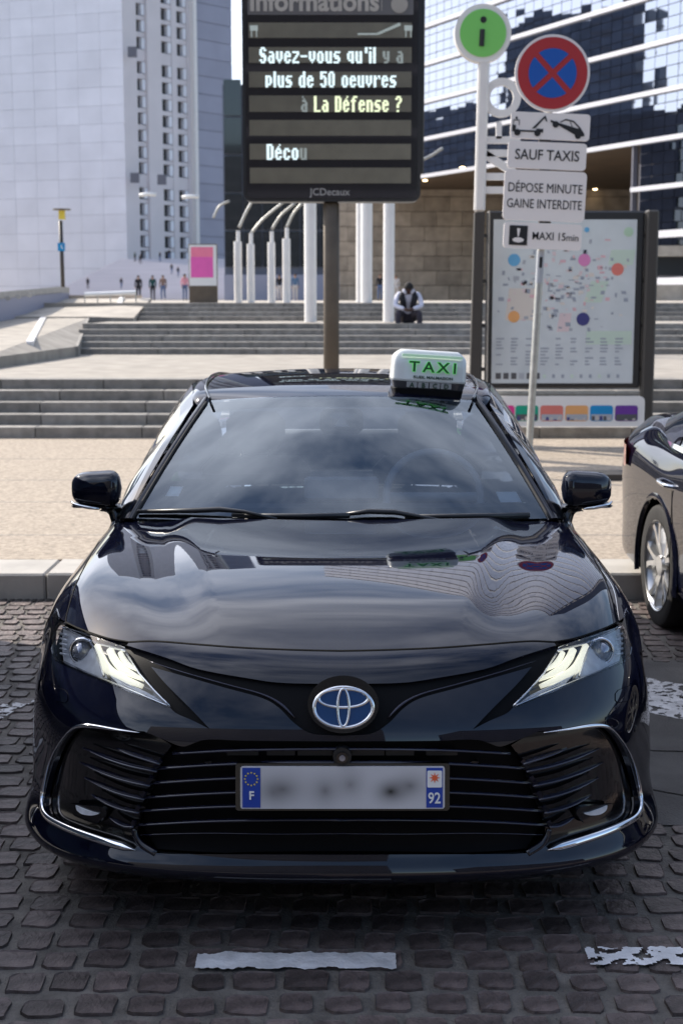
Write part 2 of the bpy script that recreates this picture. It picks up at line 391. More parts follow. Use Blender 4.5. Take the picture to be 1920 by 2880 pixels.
def inv(u, v):
    """pixel -> (s,t) on the master surface; a pixel left of the car's middle gives s < 0"""
    u = u - 3.0                                  # the car stands 3 px right of the picture centre
    sg = -1 if u < 960 else 1; uu = 960 + abs(u - 960)
    d = (_gu - uu) ** 2 + (_gv - v) ** 2 + np.where(_face, 0, 1e6)
    k = np.unravel_index(np.argmin(d), d.shape); s, t = _gs[k], _gt[k]
    for _ in range(6):
        p0 = np.array(proj(S0(s, t))); h = .01
        a = (np.array(proj(S0(s + h, t))) - p0) / h; b = (np.array(proj(S0(s, t + h))) - p0) / h
        J = np.array((a, b)).T; r = np.array((uu, v)) - p0
        if abs(np.linalg.det(J)) < 50: break
        st = np.linalg.solve(J, r); st = np.clip(st, -.15, .15); s = min(max(s + st[0], 0), 8); t = min(max(t + st[1], 0), 14)
    return (sg * s, t)
def pxs(pts, n=5, mirror=False, smooth=True):
    """list of pixel points -> smooth list of (s,t)"""
    q = crom(pts, n) if smooth and len(pts) > 2 else dens(pts, 12)
    o = [inv(a[0], a[1]) for a in q]
    return [(-a, b) for a, b in o] if mirror else o
def inpoly(px, py, poly):
    c = np.zeros(px.shape, bool); n = len(poly); j = n - 1
    for i in range(n):
        xi, yi = poly[i]; xj, yj = poly[j]
        if yi != yj: c ^= ((yi > py) != (yj > py)) & (px < (xj - xi) * (py - yi) / (yj - yi) + xi)
        j = i
    return c
def panel(name, outline, m, parent, off=0., flange=.012, holes=(), ds=.125, dt=.14, S=None, N=None, local_n=None, bulge=None):
    S = S or S0; N = N or SN
    polys = [list(map(tuple, outline))] + [list(map(tuple, h)) for h in holes]
    vs2, ed = [], []
    for pl in polys:
        q = [pl[0]]
        for a in pl[1:]:
            if abs(a[0] - q[-1][0]) + abs(a[1] - q[-1][1]) > .006: q.append(a)
        if abs(q[0][0] - q[-1][0]) + abs(q[0][1] - q[-1][1]) < .006: q.pop()
        k = len(vs2); n = len(q); vs2 += q; ed += [(k + i, k + (i + 1) % n) for i in range(n)]
    P0 = np.array(polys[0]); lo, hi = P0.min(0), P0.max(0)
    gx, gy = np.meshgrid(np.arange(lo[0] + ds / 2, hi[0], ds), np.arange(lo[1] + dt / 2, hi[1], dt)); gx = gx.ravel(); gy = gy.ravel()
    k = inpoly(gx, gy, polys[0])
    for h in polys[1:]: k &= ~inpoly(gx, gy, h)
    vs2 += list(zip(gx[k], gy[k]))
    v2, _, f2, *_r = delaunay_2d_cdt([Vector((float(a), float(b))) for a, b in vs2], ed, [], 0, 1e-5)
    v2 = np.array([(a.x, a.y) for a in v2]); f2 = np.array([tuple(f) for f in f2 if len(f) == 3])
    cc = v2[f2].mean(1); k = inpoly(cc[:, 0], cc[:, 1], polys[0])
    for h in polys[1:]: k &= ~inpoly(cc[:, 0], cc[:, 1], h)
    f2 = f2[k]; used = np.unique(f2); mp_ = -np.ones(len(v2), int); mp_[used] = np.arange(len(used)); f2 = mp_[f2]; v2 = v2[used]
    pos = S(v2[:, 0], v2[:, 1]); nn = N(v2[:, 0], v2[:, 1]); pos = pos + nn * off
    if bulge is not None: pos = pos + nn * bulge(v2)[:, None]
    # face orientation
    e1 = pos[f2[:, 1]] - pos[f2[:, 0]]; e2 = pos[f2[:, 2]] - pos[f2[:, 0]]; fn = np.cross(e1, e2)
    if (fn * nn[f2[:, 0]]).sum() < 0: f2 = f2[:, ::-1]
    V = [tuple(p) for p in pos]; NN = [tuple(p) for p in nn]; F = [tuple(int(i) for i in f) for f in f2]
    if flange:
        cnt = {}
        for f in F:
            for a, b in ((f[0], f[1]), (f[1], f[2]), (f[2], f[0])):
                cnt[(a, b)] = 1
        be = [(a, b) for (a, b) in cnt if (b, a) not in cnt]; dup = {}
        for a, b in be:
            for q in (a, b):
                if q not in dup:
                    dup[q] = len(V); p = pos[q]; n_ = nn[q]
                    V += [tuple(p), tuple(p - n_ * flange)]; NN += [tuple(n_), tuple(n_)]
            t_ = pos[b] - pos[a]; o_ = np.cross(t_, nn[a]); l = np.linalg.norm(o_)
            if l > 1e-9:
                for q in (a, b):
                    for kk in (0, 1): NN[dup[q] + kk] = tuple(o_ / l)
            F.append((b, a, dup[a] if 0 else dup[a], dup[b])) if 0 else F.append((dup[b], dup[a], dup[a] + 1, dup[b] + 1))
    return mesh(name, V, F, m, parent, normals=NN)
def strip(name, st, widths, m, parent, h=.004, off=0., prof='round', S=None, N=None, raw=None):
    """ribbon with depth that follows the body: st list of (s,t); widths in metres"""
    if raw is not None: p, n = raw
    else:
        a = np.array(st, float); p = (S or S0)(a[:, 0], a[:, 1]); n = (N or SN)(a[:, 0], a[:, 1])
    k = len(p)
    wd = np.interp(np.linspace(0, 1, k), np.linspace(0, 1, len(widths)), widths) if isinstance(widths, (list, tuple)) else np.full(k, widths)
    pf = [(-1, -.6), (-1, .35), (-.72, .8), (-.3, 1), (.3, 1), (.72, .8), (1, .35), (1, -.6)] if prof == 'round' else [(-1, -1), (-1, 1), (1, 1), (1, -1)]
    V = []; 
    for i in range(k):
        t = p[min(i + 1, k - 1)] - p[max(i - 1, 0)]; t = t / max(np.linalg.norm(t), 1e-9); b = np.cross(n[i], t); b = b / max(np.linalg.norm(b), 1e-9)
        for x, y in pf: V.append(tuple(p[i] + b * x * wd[i] / 2 + n[i] * (off + y * h * min(1, wd[i] / .006))))
    q = len(pf); F = [(i * q + j, i * q + (j + 1) % q, (i + 1) * q + (j + 1) % q, (i + 1) * q + j) for i in range(k - 1) for j in range(q)]
    F += [tuple(range(q)), tuple(range((k - 1) * q, k * q))[::-1]]
    o = mesh(name, V, F, m, parent); recalc(o)
    if prof == 'round': o.data.shade_smooth()
    return o
def both(fn):
    for sg in (-1, 1): fn(sg)
def mir(st, sg): return [(abs(a) * sg, b) for a, b in st]
taxi = empty('taxi', (0.004, 3.6, 0), 'black taxi saloon facing the camera with a white TAXI sign on its roof', 'taxi')
# ---- outlines measured on the left half of the photograph
hood_front = pxs([(963, 1831), (860, 1829), (700, 1823), (560, 1813), (440, 1804), (366, 1806)])
hood_lamp = pxs([(366, 1806), (305, 1795), (231, 1770), (188, 1750)])
shut = pxs([(188, 1750), (192, 1725), (214, 1650), (243, 1590), (272, 1538), (300, 1492), (320, 1466)])
hood_rear = pxs([(320, 1466), (335, 1458), (450, 1454), (650, 1458), (963, 1464)])
hh = hood_front + hood_lamp + shut + hood_rear
panel('bonnet', [(abs(a), b) for a, b in hh] + [(-abs(a), b) for a, b in hh[::-1]], 'paint', taxi, flange=.02, ds=.09, dt=.09)
spike = pxs([(188, 1750), (172, 1738), (163, 1712)])
lamp_out = pxs([(163, 1712), (152, 1745), (147, 1790), (150, 1832), (160, 1860)])
lamp_bot = pxs([(160, 1860), (235, 1892), (305, 1921), (386, 1955), (440, 1976), (470, 1990), (484, 1989)])
lamp_in = pxs([(484, 1989), (440, 1942), (394, 1890), (362, 1836), (354, 1822)])
lamp_top = pxs([(354, 1822), (305, 1804), (231, 1779), (200, 1769), (178, 1757), (163, 1712)])
sp_t = abs(spike[-1][1]); sp_s = abs(spike[-1][0])
def fender(sg):
    o = [(abs(a), b) for a, b in shut[::-1]] + [(abs(a), b) for a, b in spike] + [(sp_s + (8 - sp_s) * k / 6, sp_t - .1 * k / 6) for k in range(1, 7)]
    o += [(8, sp_t - .1 + (14 - sp_t + .1) * k / 40) for k in range(1, 41)] + [(8 - 2.2 * k / 10, 14) for k in range(1, 11)] + [(5.75, 13.6), (abs(shut[-1][0]), shut[-1][1] + .1)]
    panel('front_wing', mir(o, sg), 'paint', taxi, flange=.02, ds=.1, dt=.12)
both(fender)
# bumper with two openings
vtop = [(350, 1812), (470, 1850), (560, 1882), (700, 1908), (800, 1921), (963, 1924)]
vbot = [(963, 2070), (880, 2064), (830, 2034), (788, 1992), (740, 1964), (640, 1936), (520, 1902), (428, 1876)]
wedge = [(428, 1876), (470, 1925), (540, 1995), (594, 2052)]
wedge2 = [(594, 2052), (545, 2027), (505, 2010), (484, 1994), (440, 1946), (394, 1894), (350, 1830)]
h1 = pxs(vtop) + pxs(vbot) + pxs(wedge) + pxs(wedge2)
def full(h): return [(abs(a), b) for a, b in h] + [(-abs(a), b) for a, b in h[::-1]]
# the V grille outline runs centre-top -> left -> centre-bottom ; make a closed loop through both sides
H1 = [(abs(a), b) for a, b in (pxs(vtop)[::-1] + pxs([(350, 1812), (350, 1830)], smooth=False) + (pxs(wedge2)[::-1]) + pxs(wedge)[::-1] + pxs(vbot)[::-1])]
# H1: centre top -> corner -> wedge tip -> back -> centre bottom
H1m = [(-a, b) for a, b in H1]
hole1 = H1 + H1m[::-1]
low_top = [(963, 2086), (700, 2084), (620, 2081), (575, 2082), (545, 2092), (513, 2100), (460, 2079), (407, 2057)]
chrome_path = [(396, 2061), (330, 2052), (262, 2042), (225, 2043), (200, 2058), (165, 2105), (143, 2160), (127, 2225), (124, 2268), (133, 2294), (160, 2314), (223, 2342), (305, 2369), (350, 2382), (386, 2393)]
low_l = [(407, 2057), (330, 2054), (262, 2045), (230, 2045), (203, 2060), (170, 2106), (148, 2160), (131, 2225), (127, 2265), (138, 2292), (165, 2310), (223, 2336), (305, 2361), (382, 2388)]
low_b = [(382, 2388), (396, 2374), (412, 2384), (440, 2400), (480, 2403), (700, 2404), (963, 2405)]
hole2h = [(abs(a), b) for a, b in pxs(low_top) + pxs(low_l) + pxs(low_b, smooth=False)]
hole2 = hole2h + [(-a, b) for a, b in hole2h[::-1]]
bo = [(abs(a), b - .012) for a, b in hood_front] + [(abs(a), b) for a, b in lamp_top[:1] + lamp_in[::-1] + lamp_bot[::-1] + lamp_out[::-1]]
bo += [(sp_s + (8 - sp_s) * k / 6, sp_t - .1 * k / 6) for k in range(1, 7)] + [(8, (sp_t - .1) * (1 - k / 30)) for k in range(1, 31)] + [(8 * (1 - k / 40), 0) for k in range(1, 40)]
BO = [(0, bo[0][1])] + bo + [(0, 0)]
panel('front_bumper', BO + [(-a, b) for a, b in BO[::-1]], 'paint', taxi, flange=.016, holes=[hole1, hole2], ds=.09, dt=.09)
# dark backing shell a few centimetres behind the skin
qs = [(x, 0) for x in np.arange(-6.4, 6.41, .4)] + [(6.4, y) for y in np.arange(.3, 8.6, .3)] + [(x, 8.6) for x in np.arange(6.4, -6.41, -.4)] + [(-6.4, y) for y in np.arange(8.6, .2, -.3)]
panel('bumper_core', qs, 'seam', taxi, off=-.075, flange=0, ds=.3, dt=.3)
ug = panel('upper_grille', hole1, 'matt_black', taxi, off=-.014, flange=0, ds=.12, dt=.12)
def vtrim(sg):
    strip('grille_trim', mir(pxs([(415, 1856), (520, 1890), (640, 1924), (735, 1950), (790, 1978), (832, 2018)]), sg), [.001, .003, .004, .004, .006, .008, .004], 'dark_trim', ug, h=.003, off=-.006)
both(vtrim)
def side_intake(sg):
    o = pxs([(407, 2057), (330, 2054), (262, 2045), (230, 2045), (203, 2060), (170, 2106), (148, 2160), (131, 2225), (127, 2265), (138, 2292), (165, 2310), (223, 2336), (305, 2361), (382, 2388)]) + pxs([(382, 2388), (376, 2337), (398, 2288), (425, 2220), (452, 2143), (475, 2105), (407, 2057)], smooth=False)
    p_ = panel('side_intake', mir(o, sg), 'gloss_black', taxi, off=-.016, flange=0, ds=.1, dt=.1, bulge=lambda v: -.012 * np.clip((7.0 - np.abs(v[:, 0])) / 3.5, 0, 1))
    fins = [((452, 2150), (325, 2107)), ((443, 2171), (232, 2107)), ((424, 2212), (222, 2147)), ((408, 2250), (235, 2190)), ((393, 2288), (256, 2239)), ((378, 2327), (305, 2301))]
    for k, (a, b) in enumerate(fins):
        mid = ((a[0] + b[0]) / 2 + 8, (a[1] + b[1]) / 2 + (10 if k else 4))
        strip('fin', mir(pxs([a, mid, b]), sg), [.008, .008, .008, .006, .002], 'gloss_navy', p_, h=.012, off=-.008)
    # frame strip between intake and middle grille
    strip('grille_frame', mir(pxs([(377, 2334), (384, 2356), (400, 2378), (440, 2402)]), sg), [.016, .016, .02, .02], 'paint', taxi, h=.006, off=-.004)
    zz = [(455, 2140), (437, 2162), (430, 2185), (415, 2207), (410, 2228), (398, 2250), (393, 2268), (383, 2290), (380, 2310), (372, 2330)]
    for k in range(0, 10, 2): strip('grille_step', mir(pxs(zz[k:k + 2], smooth=False), sg), .012, 'dark_chrome' if k % 2 else 'paint', p_, h=.003, off=-.004, prof='flat')
both(side_intake)
lg = panel('lower_grille', [(abs(a), b) for a, b in pxs([(963, 2090), (700, 2088), (575, 2086), (513, 2104), (452, 2143), (376, 2337), (440, 2400), (700, 2400), (963, 2400)], smooth=False)] + [(-abs(a), b) for a, b in pxs([(963, 2090), (700, 2088), (575, 2086), (513, 2104), (452, 2143), (376, 2337), (440, 2400), (700, 2400), (963, 2400)], smooth=False)[::-1]], 'matt_black', taxi, off=-.05, flange=0, ds=.15, dt=.15)
for (va, ua, vc) in ((2124, 486, 2110), (2167, 440, 2149), (2209, 420, 2190), (2249, 404, 2231), (2287, 390, 2271), (2326, 376, 2312), (2352, 392, 2352)):
    thin = va in (2352,)
    strip('grille_slat', [(s_, t_) for s_, t_ in (lambda q: q + [(-a, b) for a, b in q[::-1]])(pxs([(ua, va), ((ua * 2 + 963) / 3, va * .5 + vc * .5 - 2), ((ua + 2 * 963) / 3, vc + 1), (963, vc)]))], .003 if thin else .0075, 'gloss_navy', lg, h=.003 if thin else .007, off=-.012)
# dim radiator slats between the blades near the top
for ux, uw in ((1035, 100), (1130, 80), (1250, 90), (888, 100), (790, 80), (680, 90)):
    strip('grille_block', pxs([(ux - uw / 2, 2128), (ux + uw / 2, 2128)], smooth=False), .014, 'plastic', lg, h=.004, off=-.03, prof='flat')
def chrome(sg):
    strip('chrome_trim', mir(pxs(chrome_path, 8), sg), [.002, .008, .012, .010, .006, .005, .006, .011, .016, .018, .019, .021, .023, .021, .002], 'chrome', taxi, h=.009, off=.001)
    # fog lamp
    c = pxs([(258, 2287)], smooth=False) if 0 else [inv(258, 2287)]
    s_, t_ = c[0]; s_ = abs(s_) * sg; p = S0(s_, t_); n = SN(s_, t_)
    pod = mir(pxs([(196, 2262), (205, 2292), (225, 2303), (268, 2318), (286, 2306), (300, 2288), (284, 2272), (230, 2266), (196, 2262)]), sg)
    pd = panel('fog_lamp', pod, 'gloss_black', taxi, off=-.004, flange=.012, ds=.05, dt=.05)
    panel('fog_lens', mir(pxs([(216, 2266), (220, 2280), (236, 2291), (262, 2294), (280, 2289), (262, 2284), (240, 2276), (216, 2266)]), sg), 'reflector', pd, off=.001, flange=.004, ds=.05, dt=.05)
    # headlamp washer cover and tow-eye line
    wc = mir(pxs([(147, 1929), (150, 1962), (160, 1972), (188, 1977), (194, 1970), (194, 1952), (186, 1942), (147, 1927)], smooth=False), sg)
    strip('washer_cover_seam', wc, .0025, 'seam', taxi, h=.0006, off=.0006, prof='flat')
    panel('washer_cover', wc, 'paint', taxi, off=.0022, flange=.003, ds=.05, dt=.05)
both(chrome)
# seams
def seams(sg):
    strip('seam', mir(hood_lamp + shut, sg), .004, 'seam', taxi, h=.0006, off=.0008, prof='flat')
    a_ = [(sp_s + (8 - sp_s) * k / 12, sp_t - .1 * k / 12) for k in range(1, 13)]
    strip('seam', mir(a_, sg), .004, 'seam', taxi, h=.0006, off=.0008, prof='flat')
both(seams)
hf = [(abs(a), b) for a, b in hood_front]; strip('seam', hf[::-1] + [(-a, b) for a, b in hf], .005, 'seam', taxi, h=.0006, off=.0008, prof='flat')
# ---- headlights
def headlight(sg):
    lo = mir(lamp_out + lamp_bot + lamp_in + lamp_top, sg)
    hl = panel('headlight', lo, 'gloss_black', taxi, off=-.045, flange=0, ds=.07, dt=.07)
    panel('lens', lo, 'lens_glass', hl, off=.003, flange=.010, ds=.07, dt=.07)
    inner = mir(pxs([(170, 1752), (228, 1784), (258, 1810), (275, 1850), (292, 1902), (235, 1882), (163, 1850), (158, 1800), (163, 1752)], smooth=False), sg)
    panel('reflector_bowl', inner, 'reflector', hl, off=-.022, flange=.015, ds=.07, dt=.07)
    edge = mir(pxs([(172, 1760), (231, 1786), (268, 1802), (352, 1826)], smooth=False), sg); strip('bezel', edge, .006, 'chrome', hl, h=.004, off=-.01)
    edge = mir(pxs([(166, 1856), (235, 1886), (305, 1914), (386, 1947), (474, 1984)], smooth=False), sg); strip('bezel', edge, .005, 'chrome', hl, h=.004, off=-.008)
    edge = mir(pxs([(357, 1836), (392, 1893), (436, 1942), (478, 1984)], smooth=False), sg); strip('bezel', edge, .005, 'chrome', hl, h=.004, off=-.006)
    edge = mir(pxs([(244, 1796), (262, 1815), (276, 1850), (290, 1900)]), sg); strip('bezel', edge, .005, 'chrome', hl, h=.006, off=-.008)
    # three light guides that run down from the top edge and turn towards the tip
    for q, wd in (([(268, 1806), (280, 1845), (300, 1878), (342, 1902), (398, 1926)], [.016, .024, .026, .020, .012]), ([(304, 1818), (316, 1846), (336, 1872), (368, 1892), (402, 1908)], [.020, .022, .022, .016, .008]), ([(334, 1828), (344, 1848), (358, 1864), (382, 1880)], [.014, .016, .014, .006])):
        strip('light_guide', mir(pxs(q), sg), wd, 'drl', hl, h=.006, off=-.014)
    for k in range(4):
        q = [(302 + 6 * k, 1893 + 5 * k), (350, 1918 + 6 * k), (405 + 8 * k, 1943 + 6.5 * k), (440 + 7 * k, 1962 + 5 * k)]
        strip('reflector_rib', mir(pxs(q), sg), .0042, 'reflector', hl, h=.003, off=-.012)
    p = S0(*[np.array(x) for x in (abs(inv(222, 1826)[0]) * sg, inv(222, 1826)[1])]); n = SN(*[np.array(x) for x in (abs(inv(222, 1826)[0]) * sg, inv(222, 1826)[1])])
    c = Vector(p) - Vector(n) * .014; A = (Vector((0, -1, -.05)) + Vector(n) * .35).normalized()
    b = MB(); V = []; F = []; X = A.orthogonal().normalized(); Y = A.cross(X)
    rings = [(.001, .020), (.012, .017), (.022, .009), (.028, -.002)]; nn = 28
    for r, h in rings: V += [c + A * h + (X * math.cos(6.2832 * j / nn) + Y * math.sin(6.2832 * j / nn)) * r for j in range(nn)]
    F = [(i * nn + j, i * nn + (j + 1) % nn, (i + 1) * nn + (j + 1) % nn, (i + 1) * nn + j) for i in range(3) for j in range(nn)]
    b.add(V, F).build('projector_lens', 'projector', hl, smooth=True)
    for r0, r1, mm, h in ((.028, .033, 'gloss_black', .003), (.033, .040, 'chrome', -.001)):
        V = []
        for r, hh_ in ((r0, h - .004), ((r0 + r1) / 2, h), (r1, h - .006)): V += [c + A * hh_ + (X * math.cos(6.2832 * j / nn) + Y * math.sin(6.2832 * j / nn)) * r for j in range(nn)]
        mesh('projector_ring', V, [(i * nn + j, i * nn + (j + 1) % nn, (i + 1) * nn + (j + 1) % nn, (i + 1) * nn + j) for i in range(2) for j in range(nn)], mm, hl, smooth=True)
    for k in range(5):  # small facets at the outer end
        strip('reflector_rib', mir(pxs([(166, 1778 + 14 * k), (183, 1782 + 14 * k)], smooth=False), sg), .006, 'reflector', hl, h=.004, off=-.01)
mat('projector', (.25, .27, .33), .04, .6, coat=1)
both(headlight)
# ---- badge : ring, two crossed inner ovals, blue ground
bc = P(965, 1990, 3.56); tilt = Matrix.Rotation(R(-14), 4, 'X'); bx0 = Vector((.004, 0, 0))
bd = empty('badge', (0, -.04, .69), parent=taxi)
def oval(cx, cz, rx, rz, wx, wz, m, dy, nm='oval'):
    V = []; n = 56
    for j in range(n):
        a_ = 6.28319 * j / n; c_, s_ = math.cos(a_), math.sin(a_)
        for k, (f, y) in enumerate(((1, 0), (1 - .25, -.0035), (.25, -.0035), (0, 0))):
            q = Vector(((rx - wx * (1 - f)) * c_ + cx, dy + y, (rz - wz * (1 - f)) * s_ + cz)); V.append(tilt @ q + bc)
    F = [(j * 4 + i, j * 4 + i + 1, ((j + 1) % n) * 4 + i + 1, ((j + 1) % n) * 4 + i) for j in range(n) for i in range(3)]
    return recalc(mesh(nm, V, F, m, bd, smooth=True))
b = MB(); b.disc((0, 0, 0), .074, .06, 48, (0, 1, 0), rx=.092); b.V = [tilt @ v + bc + Vector((0, .032, 0)) for v in b.V]; b.build('badge_base', 'gloss_black', bd)
b = MB(); b.disc((0, 0, 0), .0535, .006, 48, (0, 1, 0), rx=.077); b.V = [tilt @ v + bc + Vector((0, -.001, 0)) for v in b.V]; b.build('badge_ground', 'blue_badge', bd)
oval(0, 0, .081, .056, .010, .0085, 'chrome', -.004)
oval(0, 0, .0185, .052, .0075, .007, 'chrome', -.0055)
oval(0, .0235, .069, .0275, .0095, .0075, 'chrome', -.0045)
# ---- number plate
pc = P(963, 2215, 3.548); ptilt = Matrix.Rotation(R(-6), 4, 'X')
pl = empty('number_plate', (0, -.05, .49), parent=taxi)
def onplate(b, y): b.V = [ptilt @ v + pc + Vector((0, y, 0)) for v in b.V]; return b
onplate(MB().prism(rrect(-.278, -.062, .278, .062, .008), 0, .03), .002).build('plate_holder', 'gloss_black', pl)
mpl = mat('plate_smudge', (.6, .6, .62), .35); n_ = mpl.node_tree; bb = n_.nodes['Principled BSDF']; tcn = n_.nodes.new('ShaderNodeTexCoord')
prev = None
for (cx_, cz_, rx_, rz_, dk) in ((-.155, -.004, .12, .075, .5), (-.045, -.008, .07, .075, .5), (.02, .008, .07, .07, .42), (.125, -.010, .075, .055, .8), (.175, .005, .08, .06, .5), (-.18, -.012, .07, .06, .3)):
    mpn = n_.nodes.new('ShaderNodeMapping'); mpn.vector_type = 'POINT'; mpn.inputs['Scale'].default_value = (1 / rx_, 0, 1 / rz_)
    mpn.inputs['Location'].default_value = (-cx_ / rx_, 0, -cz_ / rz_)
    g_ = n_.nodes.new('ShaderNodeTexGradient'); g_.gradient_type = 'QUADRATIC_SPHERE'
    ml = n_.nodes.new('ShaderNodeMath'); ml.operation = 'MULTIPLY_ADD'; ml.inputs[1].default_value = -dk * 1.25; ml.inputs[2].default_value = 1
    n_.links.new(tcn.outputs['Object'], mpn.inputs[0]); n_.links.new(mpn.outputs[0], g_.inputs[0]); n_.links.new(g_.outputs['Fac'], ml.inputs[0])
    if prev is None: prev = ml
    else:
        mm_ = n_.nodes.new('ShaderNodeMath'); mm_.operation = 'MULTIPLY'; n_.links.new(prev.outputs[0], mm_.inputs[0]); n_.links.new(ml.outputs[0], mm_.inputs[1]); prev = mm_
vm_ = n_.nodes.new('ShaderNodeVectorMath'); vm_.operation = 'SCALE'; vm_.inputs[0].default_value = (.56, .55, .57); n_.links.new(prev.outputs[0], vm_.inputs['Scale']); n_.links.new(vm_.outputs[0], bb.inputs['Base Color'])
fp = onplate(MB().prism(rrect(-.265, -.0555, .265, .0555, .007), -.004, .004), 0)
o = mesh('plate_face', [v - pc for v in fp.V], fp.F, mpl, None); o.parent = pl; o.location = pc - wloc(pl)
onplate(MB().prism([(-.2595, -.052), (-.213, -.052), (-.213, .052), (-.2595, .052)], -.0055, -.0041), 0).build('plate_band', 'plate_blue', pl)
onplate(MB().prism([(.217, -.052), (.2595, -.052), (.2595, .052), (.217, .052)], -.0055, -.0041), 0).build('plate_band', 'plate_blue', pl)
onplate(MB().prism(rrect(.2195, .001, .2575, .045, .003), -.0065, -.0056), 0).build('region_badge', 'white', pl)
PM = Matrix.Rotation(R(84), 4, 'X')
def onp(x, z, y=-.0068): return ptilt @ Vector((x, y, z)) + pc
text('F', .030, onp(-.236, -.021), 'white', pl, M4=PM, bold=.0008)
text('92', .040, onp(.238, -.028), 'white', pl, M4=PM, bold=.0006, xs=.84)
sb = MB()
for k in range(12):
    a_ = R(30 * k); cx_, cz_ = -.2365 + .0165 * math.cos(a_), .023 + .0165 * math.sin(a_)
    sb.prism([(cx_ + (.003 if q % 2 == 0 else .0013) * math.sin(R(36 * q)), cz_ + (.003 if q % 2 == 0 else .0013) * math.cos(R(36 * q))) for q in range(10)], -.0068, -.0056)
onplate(sb, 0).build('star_ring', 'star_yellow', pl)
onplate(MB().prism([(.2385 + (.0145 if q % 2 == 0 else .006) * math.sin(R(22.5 * q)), .0265 + (.0145 if q % 2 == 0 else .006) * math.cos(R(22.5 * q))) for q in range(16)], -.0075, -.0066), 0).build('red_star', 'star_red', pl)
# ---- camera and parking sensors
def knob(u, v, r, m, nm, dep=.006, off=0.):
    s_, t_ = inv(u, v); p = Vector(S0(s_, t_)); n = Vector(SN(s_, t_)); b = MB(); b.disc(p + n * off, r, dep, 24, n); return b.build(nm, m, taxi, sharp=40)
cmv = knob(965, 2126, .024, 'plastic', 'camera_housing', .03, -.006)
for r_, mm_, of in ((.015, 'gloss_black', .012), (.008, 'projector', .0155)):
    s_, t_ = inv(965, 2127); p = Vector(S0(s_, t_)); n = Vector(SN(s_, t_)); MB().disc(p + n * of, r_, .005, 20, n).build('camera_lens', mm_, cmv)
for u_, v_ in ((582, 2160), (1345, 2160), (1790, 2050)): knob(u_, v_, .010, 'gloss_black', 'parking_sensor', .004, .0 if u_ > 1700 else -.03)
# ---- cowl
cw = MB()
for k in range(40):
    pass
def curve_b(a): return np.stack([.765 * a, 5.08 + .12 * a * a, .966 - .006 * a * a], -1)
def curve_t(a): return np.stack([.541 * a, 5.66 + .10 * a * a, 1.371 - .025 * a * a], -1)
def W(a, b):
    a = np.asarray(a, float); b = np.asarray(b, float); q = curve_b(a) * (1 - b)[..., None] + curve_t(a) * b[..., None]
    n = np.array((0, -.46, .89)); q = q + n * (b * (1 - b) * .055)[..., None]; return q
def WN(a, b):
    a = np.asarray(a, float); b = np.asarray(b, float); h = .01; n = np.cross(W(a + h, b) - W(a - h, b), W(a, b + h) - W(a, b - h)); return n / np.linalg.norm(n, axis=-1, keepdims=True)
def rr(a0, b0, a1, b1, ra, rb, n=6):
    out = []
    for cx, cz, t0 in ((a1 - ra, b1 - rb, 0), (a0 + ra, b1 - rb, 90), (a0 + ra, b0 + rb, 180), (a1 - ra, b0 + rb, 270)):
        for i in range(n + 1): t = R(t0 + 90 * i / n); out.append((cx + ra * math.cos(t), cz + rb * math.sin(t)))
    return out
def closed(p): return dens(list(p) + [p[0]], .06)[:-1]
ws = panel('windscreen', closed([(-1, -.02), (1, -.02), (1, 1), (-1, 1)]), 'windscreen_glass', taxi, flange=0, ds=.07, dt=.07, S=W, N=WN)
mat('frit', (.004, .004, .006), .25, coat=.3)
inner_w = [(-.915, .11), (-.90, .2), (-.86, .55), (-.85, .80)] 
ih = crom([(-.90, .085), (-.92, .14), (-.925, .5), (-.925, .82), (-.88, .885), (-.5, .905), (0, .905), (.5, .905), (.88, .885), (.925, .82), (.925, .5), (.92, .14), (.90, .085), (.5, .08), (0, .08), (-.5, .08)], 5, True)
panel('frit_border', closed([(-.995, -.01), (.995, -.01), (.995, .99), (-.995, .99)]), 'frit', ws, off=-.006, flange=0, holes=[[tuple(x) for x in ih]], ds=.08, dt=.08, S=W, N=WN)
# cowl panel under the wipers
V = []; 
for k in range(33):
    a_ = -1.0 + 2.0 * k / 32; q = W(np.array(a_), np.array(-.02)); V += [tuple(q + np.array((0, -.03, -.06))), tuple(q + np.array((0, .01, -.012)))]
mesh('cowl', V, [(2 * k, 2 * k + 2, 2 * k + 3, 2 * k + 1) for k in range(32)], 'plastic', taxi, smooth=True)
def wiper(pts, nm='wiper'):
    b = MB(); q = []
    for a_, b_, h_ in pts: q.append(Vector(W(np.array(a_), np.array(b_))) + Vector(WN(np.array(a_), np.array(b_))) * h_)
    root = b.tube(q, [.007, .010, .010, .007, .006][:len(q)] + [.006] * max(0, len(q) - 5), 8).build(nm, 'black_metal', taxi, smooth=True)
    return root
wp = wiper([(-.985, .012, .012), (-.7, .022, .018), (-.58, .026, .024), (-.46, .015, .022), (-.30, -.03, .02)])
wiper([(-.52, .006, .010), (-.2, .002, .012), (.04, .003, .016)], 'wiper_blade')
wiper([(.02, .01, .016), (.13, .022, .022), (.25, .018, .02), (.38, -.015, .018), (.5, -.04, .01)], 'wiper')
wiper([(.3, .004, .008), (.6, .0, .008), (.9, -.002, .006)], 'wiper_blade')
